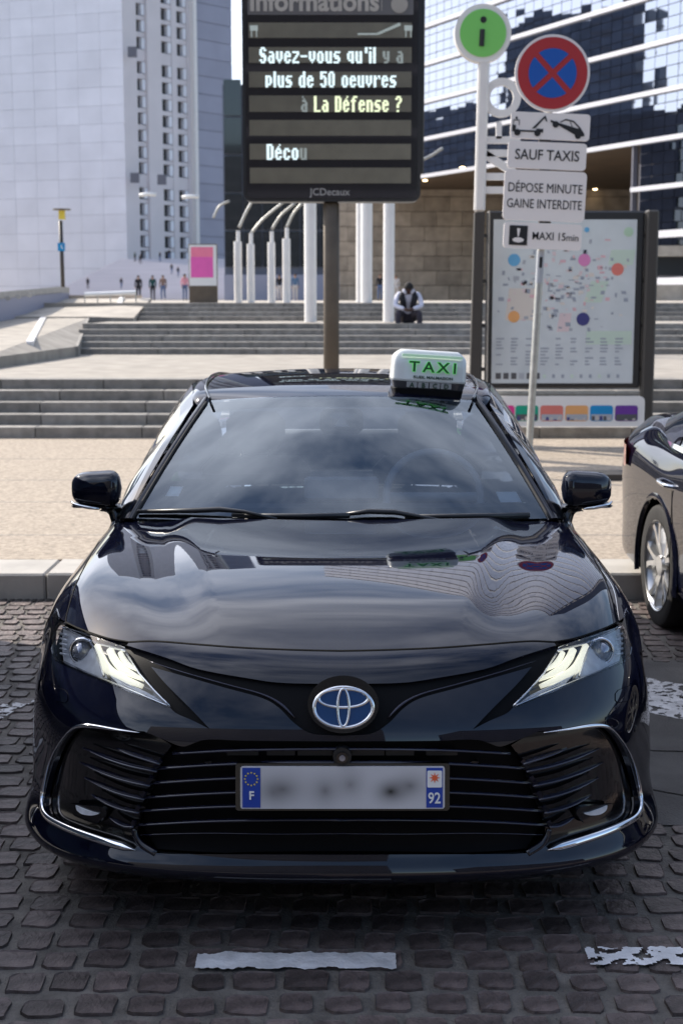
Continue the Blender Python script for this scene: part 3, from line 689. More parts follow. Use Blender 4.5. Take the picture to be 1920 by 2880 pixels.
# ---- roof, pillars, sides (B-spline nets, half then mirrored)
def halfnet(rows, nm, m, parent, sub=(6, 5), it=2, flip=False, cols=None):
    n = np.array(rows, float); c = fit(n, it); nr, nc = n.shape[0], n.shape[1]
    S_, T_ = np.meshgrid(np.linspace(0, nc - 1, (nc - 1) * sub[0] + 1), np.linspace(0, nr - 1, (nr - 1) * sub[1] + 1)); g = evnet(c, S_, T_)
    full_ = np.concatenate([g[:, :0:-1] * np.array((-1, 1, 1)), g], 1); a, b = full_.shape[:2]
    V = [tuple(x) for x in full_.reshape(-1, 3)]; F = [(i * b + j, i * b + j + 1, (i + 1) * b + j + 1, (i + 1) * b + j) for i in range(a - 1) for j in range(b - 1)]
    o = mesh(nm, V, F, m, parent, smooth=True); return recalc(o)
roof = []
for y, zc_, wx, dz in ((5.66, 1.372, .556, 0), (5.75, 1.391, .583, 0), (5.92, 1.417, .603, 0), (6.20, 1.438, .612, 0), (6.60, 1.436, .605, 0), (7.0, 1.408, .585, 0), (7.3, 1.362, .555, 0)):
    sw = .10 if y < 5.7 else (.05 if y < 5.9 else 0)
    roof.append([(0, y, zc_), (wx * .35, y + sw * .12, zc_ - .004), (wx * .65, y + sw * .42, zc_ - .014), (wx * .86, y + sw * .74, zc_ - .024), (wx * .96, y + sw * .92, zc_ - .032), (wx * 1.02, y + sw, zc_ - .048), (wx * 1.06, y + sw, zc_ - .085)])
halfnet(roof, 'roof', 'paint', taxi)
def roof_trim(sg):
    pts = []
    for y, zc_, wx in ((5.70, 1.378, .553), (5.78, 1.396, .572), (5.92, 1.418, .592), (6.20, 1.440, .60), (6.60, 1.436, .592), (7.0, 1.408, .57), (7.25, 1.37, .545)): pts.append(Vector((sg * wx * .95, y, zc_ - .022)))
    MB().tube([Vector(p) for p in crom([tuple(p) for p in pts], 5)], .006, 6).build('roof_moulding', 'gloss_black', taxi, smooth=True)
both(roof_trim)
# greenhouse side: pillar + glass
def rail(k):   # points along roof side from windscreen foot to boot
    return None
RAIL = [(.785, 5.18, .955), (.725, 5.34, 1.085), (.655, 5.54, 1.222), (.597, 5.75, 1.328), (.614, 5.93, 1.372), (.645, 6.2, 1.388), (.64, 6.6, 1.384), (.615, 7.0, 1.352), (.60, 7.3, 1.29), (.63, 7.6, 1.19), (.68, 7.9, 1.085)]
BELT = [(.82, 5.18, .948), (.852, 5.34, .952), (.867, 5.54, .954), (.874, 5.74, .955), (.876, 5.85, .955), (.876, 6.2, .955), (.874, 6.6, .960), (.865, 7.0, .968), (.85, 7.3, .975), (.82, 7.6, .985), (.78, 7.9, .99)]
def greenhouse(sg):
    def pt(i, f, out=0.):
        ii = min(int(i), len(RAIL) - 2); g = i - ii; r_ = np.array(RAIL[ii]) * (1 - g) + np.array(RAIL[ii + 1]) * g; b_ = np.array(BELT[ii]) * (1 - g) + np.array(BELT[ii + 1]) * g
        q = r_ * (1 - f) + b_ * f; q = q + np.array((.035 * 4 * f * (1 - f) * min(1, np.linalg.norm(r_ - b_) / .3) + out, 0, 0)); return (sg * q[0], q[1], q[2])
    n = 50; V = [pt(10 * i / n, f) for i in range(n + 1) for f in np.linspace(0, 1, 7)]
    recalc(mesh('side_window', V, [(i * 7 + j, i * 7 + j + 1, (i + 1) * 7 + j + 1, (i + 1) * 7 + j) for i in range(n) for j in range(6)], 'side_glass', taxi, smooth=True))
    V = [pt(10 * i / n, f, .004) for i in range(n + 1) for f in (0, .07, .14)] 
    recalc(mesh('window_frame', V, [(i * 3 + j, i * 3 + j + 1, (i + 1) * 3 + j + 1, (i + 1) * 3 + j) for i in range(n) for j in range(2)], 'paint', taxi, smooth=True))
    V = [pt(10 * i / n, f, .005) for i in range(n + 1) for f in (.93, 1.0)] 
    recalc(mesh('belt_moulding', V, [(i * 2, i * 2 + 1, (i + 1) * 2 + 1, (i + 1) * 2) for i in range(n)], 'chrome', taxi, smooth=True))
    for i0, i1 in ((4.9, 5.15), (7.6, 10.0)):
        V = [pt(i0 + (i1 - i0) * i / 12, f, .005) for i in range(13) for f in np.linspace(0, 1, 7)]
        recalc(mesh('pillar', V, [(i * 7 + j, i * 7 + j + 1, (i + 1) * 7 + j + 1, (i + 1) * 7 + j) for i in range(12) for j in range(6)], 'gloss_black' if i0 < 6 else 'paint', taxi, smooth=True))
    # windscreen pillar: rounded ribbon from screen edge over to the door frame
    V = []; NP = 7; n = 24
    for i in range(n + 1):
        b_ = -.03 + 1.05 * i / n; e = W(np.array(sg * .985), np.array(b_)); nn = WN(np.array(sg * .985), np.array(b_))
        o_ = np.array((sg, .12, 0.)); bw = .055 - .012 * b_
        for x, h in ((0, -.004), (.12, .006), (.35, .010), (.6, .006), (.8, -.006), (.95, -.028), (1.0, -.06)): V.append(tuple(e + o_ * bw * x * 1.0 + nn * h))
    recalc(mesh('windscreen_pillar', V, [(i * NP + j, i * NP + j + 1, (i + 1) * NP + j + 1, (i + 1) * NP + j) for i in range(n) for j in range(NP - 1)], 'paint', taxi, smooth=True))
    pts = [Vector(W(np.array(sg * .995), np.array(-.03 + 1.0 * i / 20))) + Vector(WN(np.array(sg * .995), np.array(-.03 + 1.0 * i / 20))) * .004 for i in range(21)]
    MB().tube(pts, .006, 6).build('screen_seal', 'rubber', taxi, smooth=True)
both(greenhouse)
# body behind the front wings
rear = []
for y, bx, bz, mx_, zs, top in ((5.14, .80, .915, .918, .18, .86), (5.34, .852, .955, .918, .17, .93), (5.9, .876, .955, .920, .17, .99), (6.8, .874, .96, .920, .17, .99), (7.2, .858, .972, .920, .19, .99), (7.6, .822, 1.03, .918, .21, 1.055), (7.9, .795, 1.055, .912, .22, 1.10), (8.15, .76, 1.05, .89, .24, 1.105), (8.32, .72, 1.03, .84, .27, 1.09), (8.42, .68, .95, .78, .30, 1.02), (8.455, .66, .80, .74, .33, .86)):
    rear.append([(0, y + (.0 if y < 8 else .03), top), (bx * .5, y, top - .004), (bx * .88, y, (top + bz) / 2 + .004), (bx, y, bz - .012), (bx + (mx_ - bx) * .55, y, bz - .075), (mx_, y, bz - .20), (mx_ * .995, y, .58), (mx_ * .99, y, .42), (mx_ * .985, y, .28), (mx_ * .93, y, zs)])
bs_ = halfnet(rear, 'body_shell', 'paint', taxi, sub=(6, 14))
bm_ = bmesh.new(); bm_.from_mesh(bs_.data); o_ = wloc(bs_)
bmesh.ops.delete(bm_, geom=[f for f in bm_.faces if abs(f.calc_center_median().x) > .7 and (f.calc_center_median().y + o_.y - WHEEL_Y - WB) ** 2 + (f.calc_center_median().z + o_.z - WHEEL_Z) ** 2 < (ARCH_R + .0) ** 2], context='FACES'); bm_.to_mesh(bs_.data); bm_.free()
# tail: closing panel with lamps
tb = MB()
V = []; prof = [(0, 1.0), (.3, 1.0), (.56, .98), (.70, .9), (.77, .8), (.80, .62), (.80, .45), (.76, .3), (.5, .25), (0, .25)]
fullp = [(-x, z) for x, z in prof[::-1][:-1]] + prof
tb.prism(fullp, 8.40, 8.48); tb.build('rear_bumper', 'paint', taxi, sharp=30)
def tail(sg):
    V = []; n = 14
    for i in range(n + 1):
        f = i / n; x = .50 + .425 * math.sin(f * 1.45); y = 8.50 - .62 * (1 - math.cos(f * 1.45))
        for h in range(5): V.append((sg * (x + .006), y, .80 + (.155 - .03 * f) * h / 4 + .012 * math.sin(3.14 * h / 4)))
    recalc(mesh('tail_lamp', V, [(i * 5 + j, i * 5 + j + 1, (i + 1) * 5 + j + 1, (i + 1) * 5 + j) for i in range(n) for j in range(4)], 'red_lamp', taxi, smooth=True))
    for y_ in (6.18, 7.05): # door handles
        MB().tube([Vector((sg * x, y, z)) for x, y, z in crom([(.905, y_ + .0, .795), (.945, y_ + .03, .80), (.95, y_ + .10, .805), (.945, y_ + .17, .81), (.905, y_ + .2, .81)], 4)], .011, 8).build('door_handle', 'chrome', taxi, smooth=True)
    for yy in (5.16, 6.14, 7.04):
        MB().box((sg * .9215 - .0015, yy, .22), (sg * .9215 + .0015, yy + .004, .78)).build('door_seam', 'seam', taxi)
    # mirror
    r_ = MB(); V = []; na, nb = 22, 16; c = Vector((sg * .925, 5.33, 1.045))
    for i in range(na + 1):
        f = -1 + 2 * i / na; fx = math.copysign(abs(f) ** .8, f)      # along x, inner -1 .. outer 1
        hz = (1 - abs(f) ** 4.5) ** .5; hz = max(hz, .02); hz *= (.073 - .016 * (f + 1) / 2)
        zc2 = -.004 * f; yd = (1 - abs(f) ** 3.5) ** .5
        for j in range(nb):
            t = 6.28319 * j / nb; cs, sn = math.cos(t), math.sin(t); se = .68
            yy = -math.copysign(abs(cs) ** se, cs) * (.070 if cs > 0 else .03) * max(yd, .02) ; zz = math.copysign(abs(sn) ** se, sn) * hz
            V.append(c + Vector((sg * fx * .100, yy + .03 * f, zz + zc2)))
    F = [(i * nb + j, i * nb + (j + 1) % nb, (i + 1) * nb + (j + 1) % nb, (i + 1) * nb + j) for i in range(na) for j in range(nb)] + [tuple(range(nb)), tuple(range(na * nb, (na + 1) * nb))]
    mr = recalc(mesh('wing_mirror', V, F, 'paint', taxi, smooth=True))
    MB().box((-.092, -.052, -.024), (.095, .03, -.010), Matrix.Translation(c + Vector((0, .012, -.050))) @ Matrix.Rotation(R(-2 * sg), 4, 'Y'), bev=.008).build('mirror_base', 'gloss_black', mr, sharp=60)
    st = [Vector((sg * x, y, z)) for x, y, z in crom([(.885, 5.33, .985), (.865, 5.33, .96), (.852, 5.32, .925), (.842, 5.31, .89)], 4)]
    MB().tube(st, [.045, .036, .030, .026, .024, .022, .022, .022, .022, .022, .022, .022, .022][:len(st)], 10).build('mirror_arm', 'gloss_black', mr, smooth=True)
    MB().tube([Vector((sg * x, y, z)) for x, y, z in crom([(.905, 5.272, .974), (.95, 5.270, .980), (1.0, 5.285, .989), (1.018, 5.31, .996)], 5)], [.003, .005, .006, .006, .007, .007, .007, .007, .007, .007, .006, .006, .005, .005, .004, .004][:16], 8).build('indicator', 'chrome', mr, smooth=True)
both(tail)
# ---- wheels
def wheel(x, y, sg, parent):
    wr = empty('wheel', Vector((x, y, WHEEL_Z)) - wloc(parent), parent=parent)
    MB().lathe([(.235, -.10), (.30, -.108), (.322, -.10), (.333, -.075), (.336, 0), (.333, .075), (.322, .10), (.30, .108), (.235, .10)], (x, y, WHEEL_Z), 'x', 56).build('tyre', 'rubber', wr, sharp=40)
    MB().lathe([(.245, .105 * sg), (.238, .10 * sg), (.228, .085 * sg), (.222, .02 * sg), (.222, -.09 * sg)], (x, y, WHEEL_Z), 'x', 48).build('rim', 'alloy', wr, smooth=True)
    for k in range(5):
        for d in (-1, 1):
            a0 = R(72 * k + 5 + 5 * d); a1 = R(72 * k + 5 + 15 * d); q = MB(); V = []
            for r, a, wd, h in ((.05, a0, .024, .075), (.12, (a0 * 2 + a1) / 3, .020, .088), (.19, (a0 + 2 * a1) / 3, .018, .092), (.236, a1, .028, .096)):
                c = Vector((0, math.cos(a), math.sin(a))) * r; t = Vector((0, -math.sin(a), math.cos(a)))
                V += [c - t * wd + Vector((sg * (h - .03), 0, 0)), c - t * wd * .7 + Vector((sg * h, 0, 0)), c + t * wd * .7 + Vector((sg * h, 0, 0)), c + t * wd + Vector((sg * (h - .03), 0, 0))]
            V = [v + Vector((x, y, WHEEL_Z)) for v in V]
            recalc(mesh('spoke', V, [(i * 4 + j, i * 4 + j + 1, (i + 1) * 4 + j + 1, (i + 1) * 4 + j) for i in range(3) for j in range(3)], 'alloy', wr))
    MB().disc((x + sg * .075, y, WHEEL_Z), .055, .03, 24, (1, 0, 0)).build('hub_cap', 'alloy', wr, sharp=40)
    MB().disc((x - sg * .01, y, WHEEL_Z), .17, .02, 32, (1, 0, 0)).build('brake_disc', 'post_dark', wr)
    return wr
for sg in (-1, 1):
    for yy in (WHEEL_Y, WHEEL_Y + WB): wheel(sg * (.805 if yy > 5 else .79), yy, sg, taxi)
def arch(sg):
    for yy in (WHEEL_Y, WHEEL_Y + WB):
        V = []; n = 24
        for i in range(n + 1):
            a_ = R(-12 + 204 * i / n)
            for x, rr_ in ((.925 if yy > 5 else .895, ARCH_R), (.6, ARCH_R + .01)): V.append((sg * x, yy - rr_ * math.cos(a_), WHEEL_Z + rr_ * math.sin(a_)))
        mesh('wheel_arch', V, [(2 * i, 2 * i + 1, 2 * i + 3, 2 * i + 2) for i in range(n)], 'seam', taxi, smooth=True)
    V = []; n = 40
    for i in range(n + 1):
        a_ = R(-14 + 208 * i / n)
        for x, rr_ in ((.905, ARCH_R - .012), (.928, ARCH_R - .008), (.930, ARCH_R + .004), (.915, ARCH_R + .03)): V.append((sg * x, WHEEL_Y + WB - rr_ * math.cos(a_), WHEEL_Z + rr_ * math.sin(a_)))
    recalc(mesh('arch_lip', V, [(4 * i + j, 4 * i + j + 1, 4 * i + j + 5, 4 * i + j + 4) for i in range(n) for j in range(3)], 'paint', taxi, smooth=True))
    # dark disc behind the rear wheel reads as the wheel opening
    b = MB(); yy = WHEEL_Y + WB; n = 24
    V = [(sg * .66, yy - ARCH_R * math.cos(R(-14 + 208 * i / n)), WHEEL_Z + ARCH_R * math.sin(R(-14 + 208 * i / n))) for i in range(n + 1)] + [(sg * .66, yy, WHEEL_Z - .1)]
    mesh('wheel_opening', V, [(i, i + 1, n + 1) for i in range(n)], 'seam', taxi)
both(arch)
MB().box((-.70, 4.05, .17), (.70, 8.3, .30)).build('underbody', 'seam', taxi)
MB().box((-.66, 5.0, .2), (.66, 7.6, .55)).build('cabin_floor', 'interior', taxi)
# ---- interior
V = []; n = 20
for i in range(n + 1):
    a_ = -1 + 2 * i / n
    for y, z in ((5.09 + .13 * a_ * a_, .955 - .012 * a_ * a_), (5.30, .965), (5.42, .975), (5.5, .93), (5.5, .7)): V.append((a_ * (.70 + .10 * (y > 5)), y, z + (.0 if i not in (0, n) else -.01)))
mesh('dashboard', V, [(i * 5 + j, i * 5 + j + 1, (i + 1) * 5 + j + 1, (i + 1) * 5 + j) for i in range(n) for j in range(4)], 'interior', taxi, smooth=True)
MB().box((-.70, 5.20, .958), (-.18, 5.208, .966), Matrix.Rotation(R(-1.2), 4, 'Y') @ Matrix.Translation((0, 0, .0))).build('dash_highlight', 'interior_light', taxi)  # pale bar standing in for the highlight along the dash edge
MB().box((-.14, 5.30, 1.0), (.14, 5.33, 1.09), bev=.01).build('screen', 'interior_light', taxi)
sw_ = MB(); T = Matrix.Translation((.36, 5.52, .985)) @ Matrix.Rotation(R(-24), 4, 'X'); q = [T @ Vector((.185 * math.cos(6.2832 * k / 40), 0, .185 * math.sin(6.2832 * k / 40))) for k in range(41)]
sw_.tube(q, .016, 8, cap=False); sw_.tube([T @ Vector((-.17, 0, 0)), T @ Vector((.17, 0, 0))], .02, 6); sw_.build('steering_wheel', 'interior_light', taxi, smooth=True)
for x in (-.38, .38):
    st_ = MB().box((x - .24, 6.2, .45), (x + .24, 6.38, 1.06), bev=.05).build('seat_back', 'interior', taxi, sharp=60)
    MB().box((x - .13, 6.24, 1.08), (x + .13, 6.34, 1.26), bev=.04).build('headrest', 'interior', st_, sharp=60)
    for d in (-.06, .06): MB().tube([(x + d, 6.27, 1.04), (x + d, 6.27, 1.1)], .007, 6).build('headrest_post', 'chrome', st_)
MB().box((-.62, 7.1, .5), (.62, 7.25, 1.10), bev=.05).build('rear_seat', 'interior', taxi, sharp=60)
MB().box((-.6, 7.62, .9), (.6, 7.66, 1.3)).build('rear_shelf', 'interior', taxi)
q = Vector(W(np.array(0.), np.array(.84)))
ph = MB().box((-.085, 0, -.055), (.085, .06, .045), Matrix.Translation(q + Vector((0, .015, -.02))) @ Matrix.Rotation(R(-25), 4, 'X'), bev=.02).build('sensor_housing', 'frit', taxi, sharp=60)
MB().prism([(q.x - .03, q.z - .055), (q.x + .03, q.z - .055), (q.x, q.z - .012)], q.y - .012, q.y - .008).build('sensor_window', 'interior_light', ph)
def stick(a0, b0, a1, b1, m, nm):
    return panel(nm, closed([(a0, b0), (a1, b0), (a1, b1), (a0, b1)]), m, ws, off=-.009, flange=0, ds=.1, dt=.1, S=W, N=WN)
stick(-.905, .16, -.835, .235, 'sticker', 'sticker'); stick(.80, .115, .91, .195, 'sticker', 'sticker')
# ---- roof sign
sgx, sgy, sgz = .345, 5.80, 1.370
ts = empty('roof_sign', Vector((sgx, sgy, sgz)) - wloc(taxi), parent=taxi)
TS = Matrix.Translation((sgx, sgy, sgz)) @ Matrix.Rotation(R(3.6), 4, 'Y') @ Matrix.Rotation(R(5), 4, 'Z')
def sbody(z0, z1, w0, w1, d0, d1, nm, m, n=40, e_=.32, top=True):
    rings = []; K = 12
    for k in range(K + 1):
        f = k / K; z = z0 + (z1 - z0) * f; ww = w0 + (w1 - w0) * f; dd = d0 + (d1 - d0) * f
        if top: g = (1 - max(0, (f - .62) / .38) ** 2.6 * .22); ww *= g; dd *= (1 - max(0, (f - .5) / .5) ** 2 * .45)
        rings.append([TS @ Vector((math.copysign(abs(math.cos(t)) ** e_, math.cos(t)) * ww, math.copysign(abs(math.sin(t)) ** e_, math.sin(t)) * dd, z)) for t in [6.28319 * j / n for j in range(n)]])
    V = [v for r in rings for v in r]; F = [(i * n + j, i * n + (j + 1) % n, (i + 1) * n + (j + 1) % n, (i + 1) * n + j) for i in range(K) for j in range(n)] + [tuple(range(n)), tuple(range(K * n, (K + 1) * n))]
    o = recalc(mesh(nm, V, F, m, ts)); o.data.shade_smooth()
    for e2 in o.data.edges: pass
    return o
sbody(-.010, .022, .136, .144, .070, .072, 'sign_foot', 'matt_black', top=False)
sbody(.022, .052, .143, .151, .066, .072, 'lamp_row', 'sign_smoke', top=False)
sbody(.052, .176, .152, .149, .073, .058, 'sign_shell', 'sign_shell')
b = MB().prism(rrect(-.118, .150, .128, .160, .005), -.0655, -.058); b.V = [TS @ v for v in b.V]; b.build('glow_strip', 'sign_glow', ts)
TM = TS.to_3x3().to_4x4() @ Matrix.Rotation(R(90), 4, 'X')
for ch, x in zip('TAXI', (-.072, -.014, .045, .092)):
    text(ch, .058, TS @ Vector((x + .005, -.0735, .110)), 'sign_green', ts, M4=TM, bold=.0022, xs=1.18)
    text(ch, .058, TS @ Vector((x + .005, -.0755, .110)), 'sign_ink', ts, M4=TM, bold=.0006, xs=1.18)
text('RUEIL MALMAISON', .0155, TS @ Vector((.012, -.0745, .070)), 'sign_ink', ts, M4=TM, xs=1.22, bold=.0003)
for ch, x in zip('ABCD', (-.072, -.026, .021, .067)):
    b = MB().prism(rrect(x - .021, .028, x + .021, .050, .002), -.0745, -.070); b.V = [TS @ v for v in b.V]; lp = b.build('lamp_panel', 'print_grey', ts)
    text(ch, .026, TS @ Vector((x, -.0765, .037)), 'sign_ink', ts, M4=TM, bold=.0006)
# ---- the neighbours are saloons of the same build without the taxi fittings
skip = ('roof_sign', 'washer_cover_seam')
car2 = copy_tree(taxi, None, skip); car2.name = 'parked_car'
tag(car2, 'black saloon at the right edge, seen from its rear wheel and tail lamp', 'car'); car2.location = (2.825, 3.86, 0); car2.rotation_euler = (0, 0, R(3.4))
VY = -.75
van = empty('unseen_van', (-3.12, 5.8, 0), 'unseen dark van left of the taxi, outside the frame, shaped to shade the cobbles', 'van')
pr = [(3.35, .30), (3.30, .55), (3.40, .85), (3.62, .98), (4.15, 1.12), (4.75, 1.86), (5.1, 2.14), (6.2, 2.22), (7.6, 1.90), (8.02, 1.66), (8.22, 1.15), (8.28, .6), (8.2, .3)]  # unseen van, lengthened and raised until its shadow covers the cobbles
V = []; 
for x, f in ((-.92, .97), (-.955, 1.0), (.955, 1.0), (.92, .97)):
    for y, z in pr: zz = z; y = y - (.8 if y < 5.0 else 0); V.append((-3.12 + x * (1 if z < 1.05 else 1 - .16 * (z - 1.05) / .7), VY + 5.8 + (y - 5.8) * f, .3 + (z - .3) * (1 if f == 1 else .985)))
n = len(pr); F = [tuple(range(n)), tuple(range(3 * n, 4 * n))[::-1]] + [(k * n + i, (k + 1) * n + i, (k + 1) * n + (i + 1) % n, k * n + (i + 1) % n) for k in range(3) for i in range(n)]
recalc(mesh('body', V, F, 'paint', van))
for sg in (-1, 1):
    MB().prism([(0, 0), (1, 0), (1, 1), (0, 1)], 0, .01)
    V = [(-3.12 + sg * (.958 if z < 1.2 else .858), y + VY, z) for y, z in ((3.95, 1.12), (8.0, 1.12), (7.75, 1.6), (4.4, 1.6))]; mesh('side_window', V, [(0, 1, 2, 3)], 'side_glass', van)
    for yy in (3.6, 7.3):
        wheel(-3.12 + sg * .86, yy + VY, sg, van)
V = [(-3.12 + x, y, z) for x, y, z in ((-.78, 3.37, 1.15), (.78, 3.37, 1.15), (.68, 3.92, 1.605), (-.68, 3.92, 1.605))]; mesh('windscreen', [(a, b - .012 + VY, c + .012) for a, b, c in V], [(0, 1, 2, 3)], 'side_glass', van)
for sg in (-1, 1): MB().box((-3.12 + sg * .7 - .16, 3.26 + VY, .66), (-3.12 + sg * .7 + .16, 3.4 + VY, .82), bev=.02).build('headlight', 'reflector', van)
# ============================================================ THE STREET
mat('ground', (.09, .085, .08), .9, var=.3, vscale=.5, bump=.5, bscale=3)
o = MB().add([(-600, -400, -.03), (600, -400, -.03), (600, 900, -.03), (-600, 900, -.03)], [(0, 1, 2, 3)]).build('ground', 'ground'); tag(o, kind='structure')
cob = empty('cobbled_ground', (0, 0, 0), kind='structure')
MB().add([(-9, -1, .0045), (9, -1, .0045), (9, 8.2, .0045), (-9, 8.2, .0045)], [(0, 1, 2, 3)]).build('mortar', 'mortar', cob)
rng = random.Random(3)
def cobmesh(k):
    r = random.Random(k); hw, hd = .051 + r.uniform(-.008, .005), .0475 + r.uniform(-.007, .004); n = 12; V = []
    base = []
    for j in range(n):
        a = 6.28319 * (j + .5) / n; c, s = math.cos(a), math.sin(a); e_ = .36
        base.append((math.copysign(abs(c) ** e_, c) * hw + r.uniform(-.005, .005), math.copysign(abs(s) ** e_, s) * hd + r.uniform(-.0045, .0045)))
    for f, z in ((1.0, -.01), (.985, .0125), (.925, .0105)): V += [(x * f, y * f, z + (r.uniform(-.0012, .0012) if z > 0 else 0)) for x, y in base]
    V.append((0, 0, .0115)); F = [(i * n + j, i * n + (j + 1) % n, (i + 1) * n + (j + 1) % n, (i + 1) * n + j) for i in range(2) for j in range(n)] + [(2 * n + j, 2 * n + (j + 1) % n, 3 * n) for j in range(n)]
    return V, F
CB = [cobmesh(k) for k in range(9)]; CM = []
for V, F in CB:
    me = bpy.data.meshes.new('cobble'); me.from_pydata(V, [], F); me.shade_flat(); me.materials.append(M['cobble']); CM.append(me)
def in_asphalt(x, y): return x > 1.02 + .03 * math.sin(y * 9) and 4.55 < y < 6.75 - .12 * (x - 1) 
stones = []
row = 0; y = 1.9
while y < 8.1:
    pitch = .118; x = -3.4 + rng.uniform(0, .12)
    while x < 4.2:
        wdt = rng.uniform(.105, .145); xx = x + wdt / 2; yy = y + .016 * math.sin(xx * 2.1 + row * .6) + rng.uniform(-.009, .009)
        if not in_asphalt(xx, yy): stones.append((xx, yy, wdt / .125, rng.uniform(-.07, .07), rng.randrange(9), rng.uniform(-.0012, .0015)))
        x += wdt
    y += pitch * rng.uniform(.97, 1.03); row += 1
def vis(x, y):
    u, v = proj(np.array((x, y, 0.))); 
    return -20 < u < 1940 and v < 2900 and not (abs(x) < .86 and y > 4.2)
near = sorted([s for s in stones if vis(s[0], s[1])], key=lambda s: s[1] + abs(s[0]) * .0)[:300]; ns = set(near)
for (x, y, sx, rz, k, dz) in near:
    o = bpy.data.objects.new('cobble', CM[k]); COL.objects.link(o); o.parent = cob; o.location = (x, y, dz); o.rotation_euler = (rng.uniform(-.02, .02), rng.uniform(-.02, .02), rz); o.scale = (sx, 1, 1)
V, F = [], []
for s in stones:
    if s in ns: continue
    x, y, sx, rz, k, dz = s; c, s_ = math.cos(rz), math.sin(rz); kk = len(V)
    V += [(x + (a * sx * c - b_ * s_), y + (a * sx * s_ + b_ * c), z + dz) for a, b_, z in CB[k][0]]; F += [tuple(i + kk for i in f) for f in CB[k][1]]
mat('cobble_far', (.135, .112, .10), .7, var=.25, vscale=7, bump=.9, bscale=55)
o = mesh('far_cobbles', V, F, 'cobble', cob); tag(o, kind='stuff')
# asphalt patch on the right with worn paint
ap = []
for k in range(40): y_ = 4.55 + 2.2 * k / 39; ap.append((1.0 + .03 * math.sin(y_ * 9) + .012 * math.sin(y_ * 31), y_))
V = [(x, y_, .0105) for x, y_ in ap] + [(4.6, y_, .0105) for x, y_ in ap[::-1]]
o = mesh('asphalt_patch', V, [tuple(range(len(V)))], 'asphalt'); tag(o, kind='structure')
crk = MB()
for q in ([(1.05, 5.35), (1.5, 5.33), (2.0, 5.42), (2.6, 5.38)], [(1.1, 4.9), (1.35, 4.75), (1.6, 4.6)], [(1.2, 6.3), (1.6, 6.05), (2.1, 6.1)]):
    qq = crom(q, 8); 
    for i in range(len(qq) - 1):
        a, b_ = qq[i], qq[i + 1]; crk.add([(a[0], a[1] - .004, .0125), (b_[0], b_[1] - .004, .0125), (b_[0], b_[1] + .005, .0125), (a[0], a[1] + .005, .0125)], [(0, 1, 2, 3)])
o = crk.build('crack', 'seam'); tag(o, kind='structure')
# painted bay marks: irregular sheets laid over the stones
def paint(name, cx, cy, wx, wy, rot=0, seed=1, z=.0165, holes=0):
    r = random.Random(seed); nx, ny = max(6, int(wx / .006)), max(3, int(wy / .006)); V = []; idx = {}
    c, s_ = math.cos(R(rot)), math.sin(R(rot)); F = []
    def pt(i, j):
        if (i, j) in idx: return idx[(i, j)]
        x = (i / nx - .5) * wx; y = (j / ny - .5) * wy; x += .003 * noise.noise(Vector((i * .9, j * .9, seed)))
        if j in (0, ny): y += .009 * noise.noise(Vector((i * .11, j, seed * 3.))) + .008 * noise.noise(Vector((i * .45, j, seed * 3.)))
        X, Y = cx + x * c - y * s_, cy + x * s_ + y * c
        zz = z + .003 * noise.noise(Vector((X * 26, Y * 26, 0)))
        V.append((X, Y, zz)); idx[(i, j)] = len(V) - 1; return idx[(i, j)]
    for i in range(nx):
        for j in range(ny):
            if holes and noise.noise(Vector((i * .15 + seed * 7, j * .2, seed))) + .35 * noise.noise(Vector((i * .5, j * .5, seed))) > holes: continue
            F.append((pt(i, j), pt(i + 1, j), pt(i + 1, j + 1), pt(i, j + 1)))
    o = mesh(name, V, F, 'line_paint'); tag(o, kind='structure'); return o
g0, g1 = G(552, 2718, 0), G(1113, 2718, 0)
paint('road_marking', (g0.x + g1.x) / 2, g0.y, g1.x - g0.x, .088, 0, 2)
g0, g1 = G(1650, 2705, 0), G(1990, 2705, 0)
paint('road_marking', (g0.x + g1.x) / 2, g0.y, g1.x - g0.x, .10, 0, 5, holes=.12)
paint('road_marking', -1.52, 5.55, .10, .9, -14, 9, holes=.02)
paint('road_marking', -1.25, 6.2, .10, .5, -14, 19, holes=.05)
paint('road_marking', 1.62, 5.75, .9, .26, -42, 12, z=.0135, holes=.22)
paint('road_marking', 1.55, 6.1, .3, .8, 50, 22, z=.0145, holes=.1)
# kerb and pavement
kb = empty('kerb', (0, 8.2, 0), kind='structure')
x = -9
while x < 9:
    l = rng.uniform(.95, 1.1); MB().box((x + .003, 8.205, -.02), (x + l - .003, 8.68, .158 + rng.uniform(-.002, .002)), bev=.012).build('kerb_stone', 'kerb', kb); x += l
o = MB().box((-60, 8.683, -.02), (60, 16.5, .155)).build('pavement', 'pavement'); tag(o, kind='structure')
gr = empty('drain_channel', (-3, 8.1, 0), 'dark iron drain grating along the foot of the kerb at left', 'drain')
MB().box((-4.5, 8.105, -.002), (-.5, 8.19, .004)).build('frame', 'iron', gr)
sl = MB()
for k in range(90): sl.box((-4.45 + k * .044, 8.115, .0045), (-4.425 + k * .044, 8.18, .012))
sl.build('grating', 'iron', gr)
jn = MB()
for y_ in (9.6, 11.2, 12.6, 14.3): jn.box((-12, y_, .153), (12, y_ + .012, .1565))
o = jn.build('pavement_joint', 'granite'); tag(o, kind='structure')
o = MB().box((2.05, 12.55, .15), (3.4, 12.9, .21)).build('low_slab', 'post_dark'); tag(o, 'low dark slab lying on the pavement behind the right wing mirror', 'slab')  # low dark bar set across the pavement
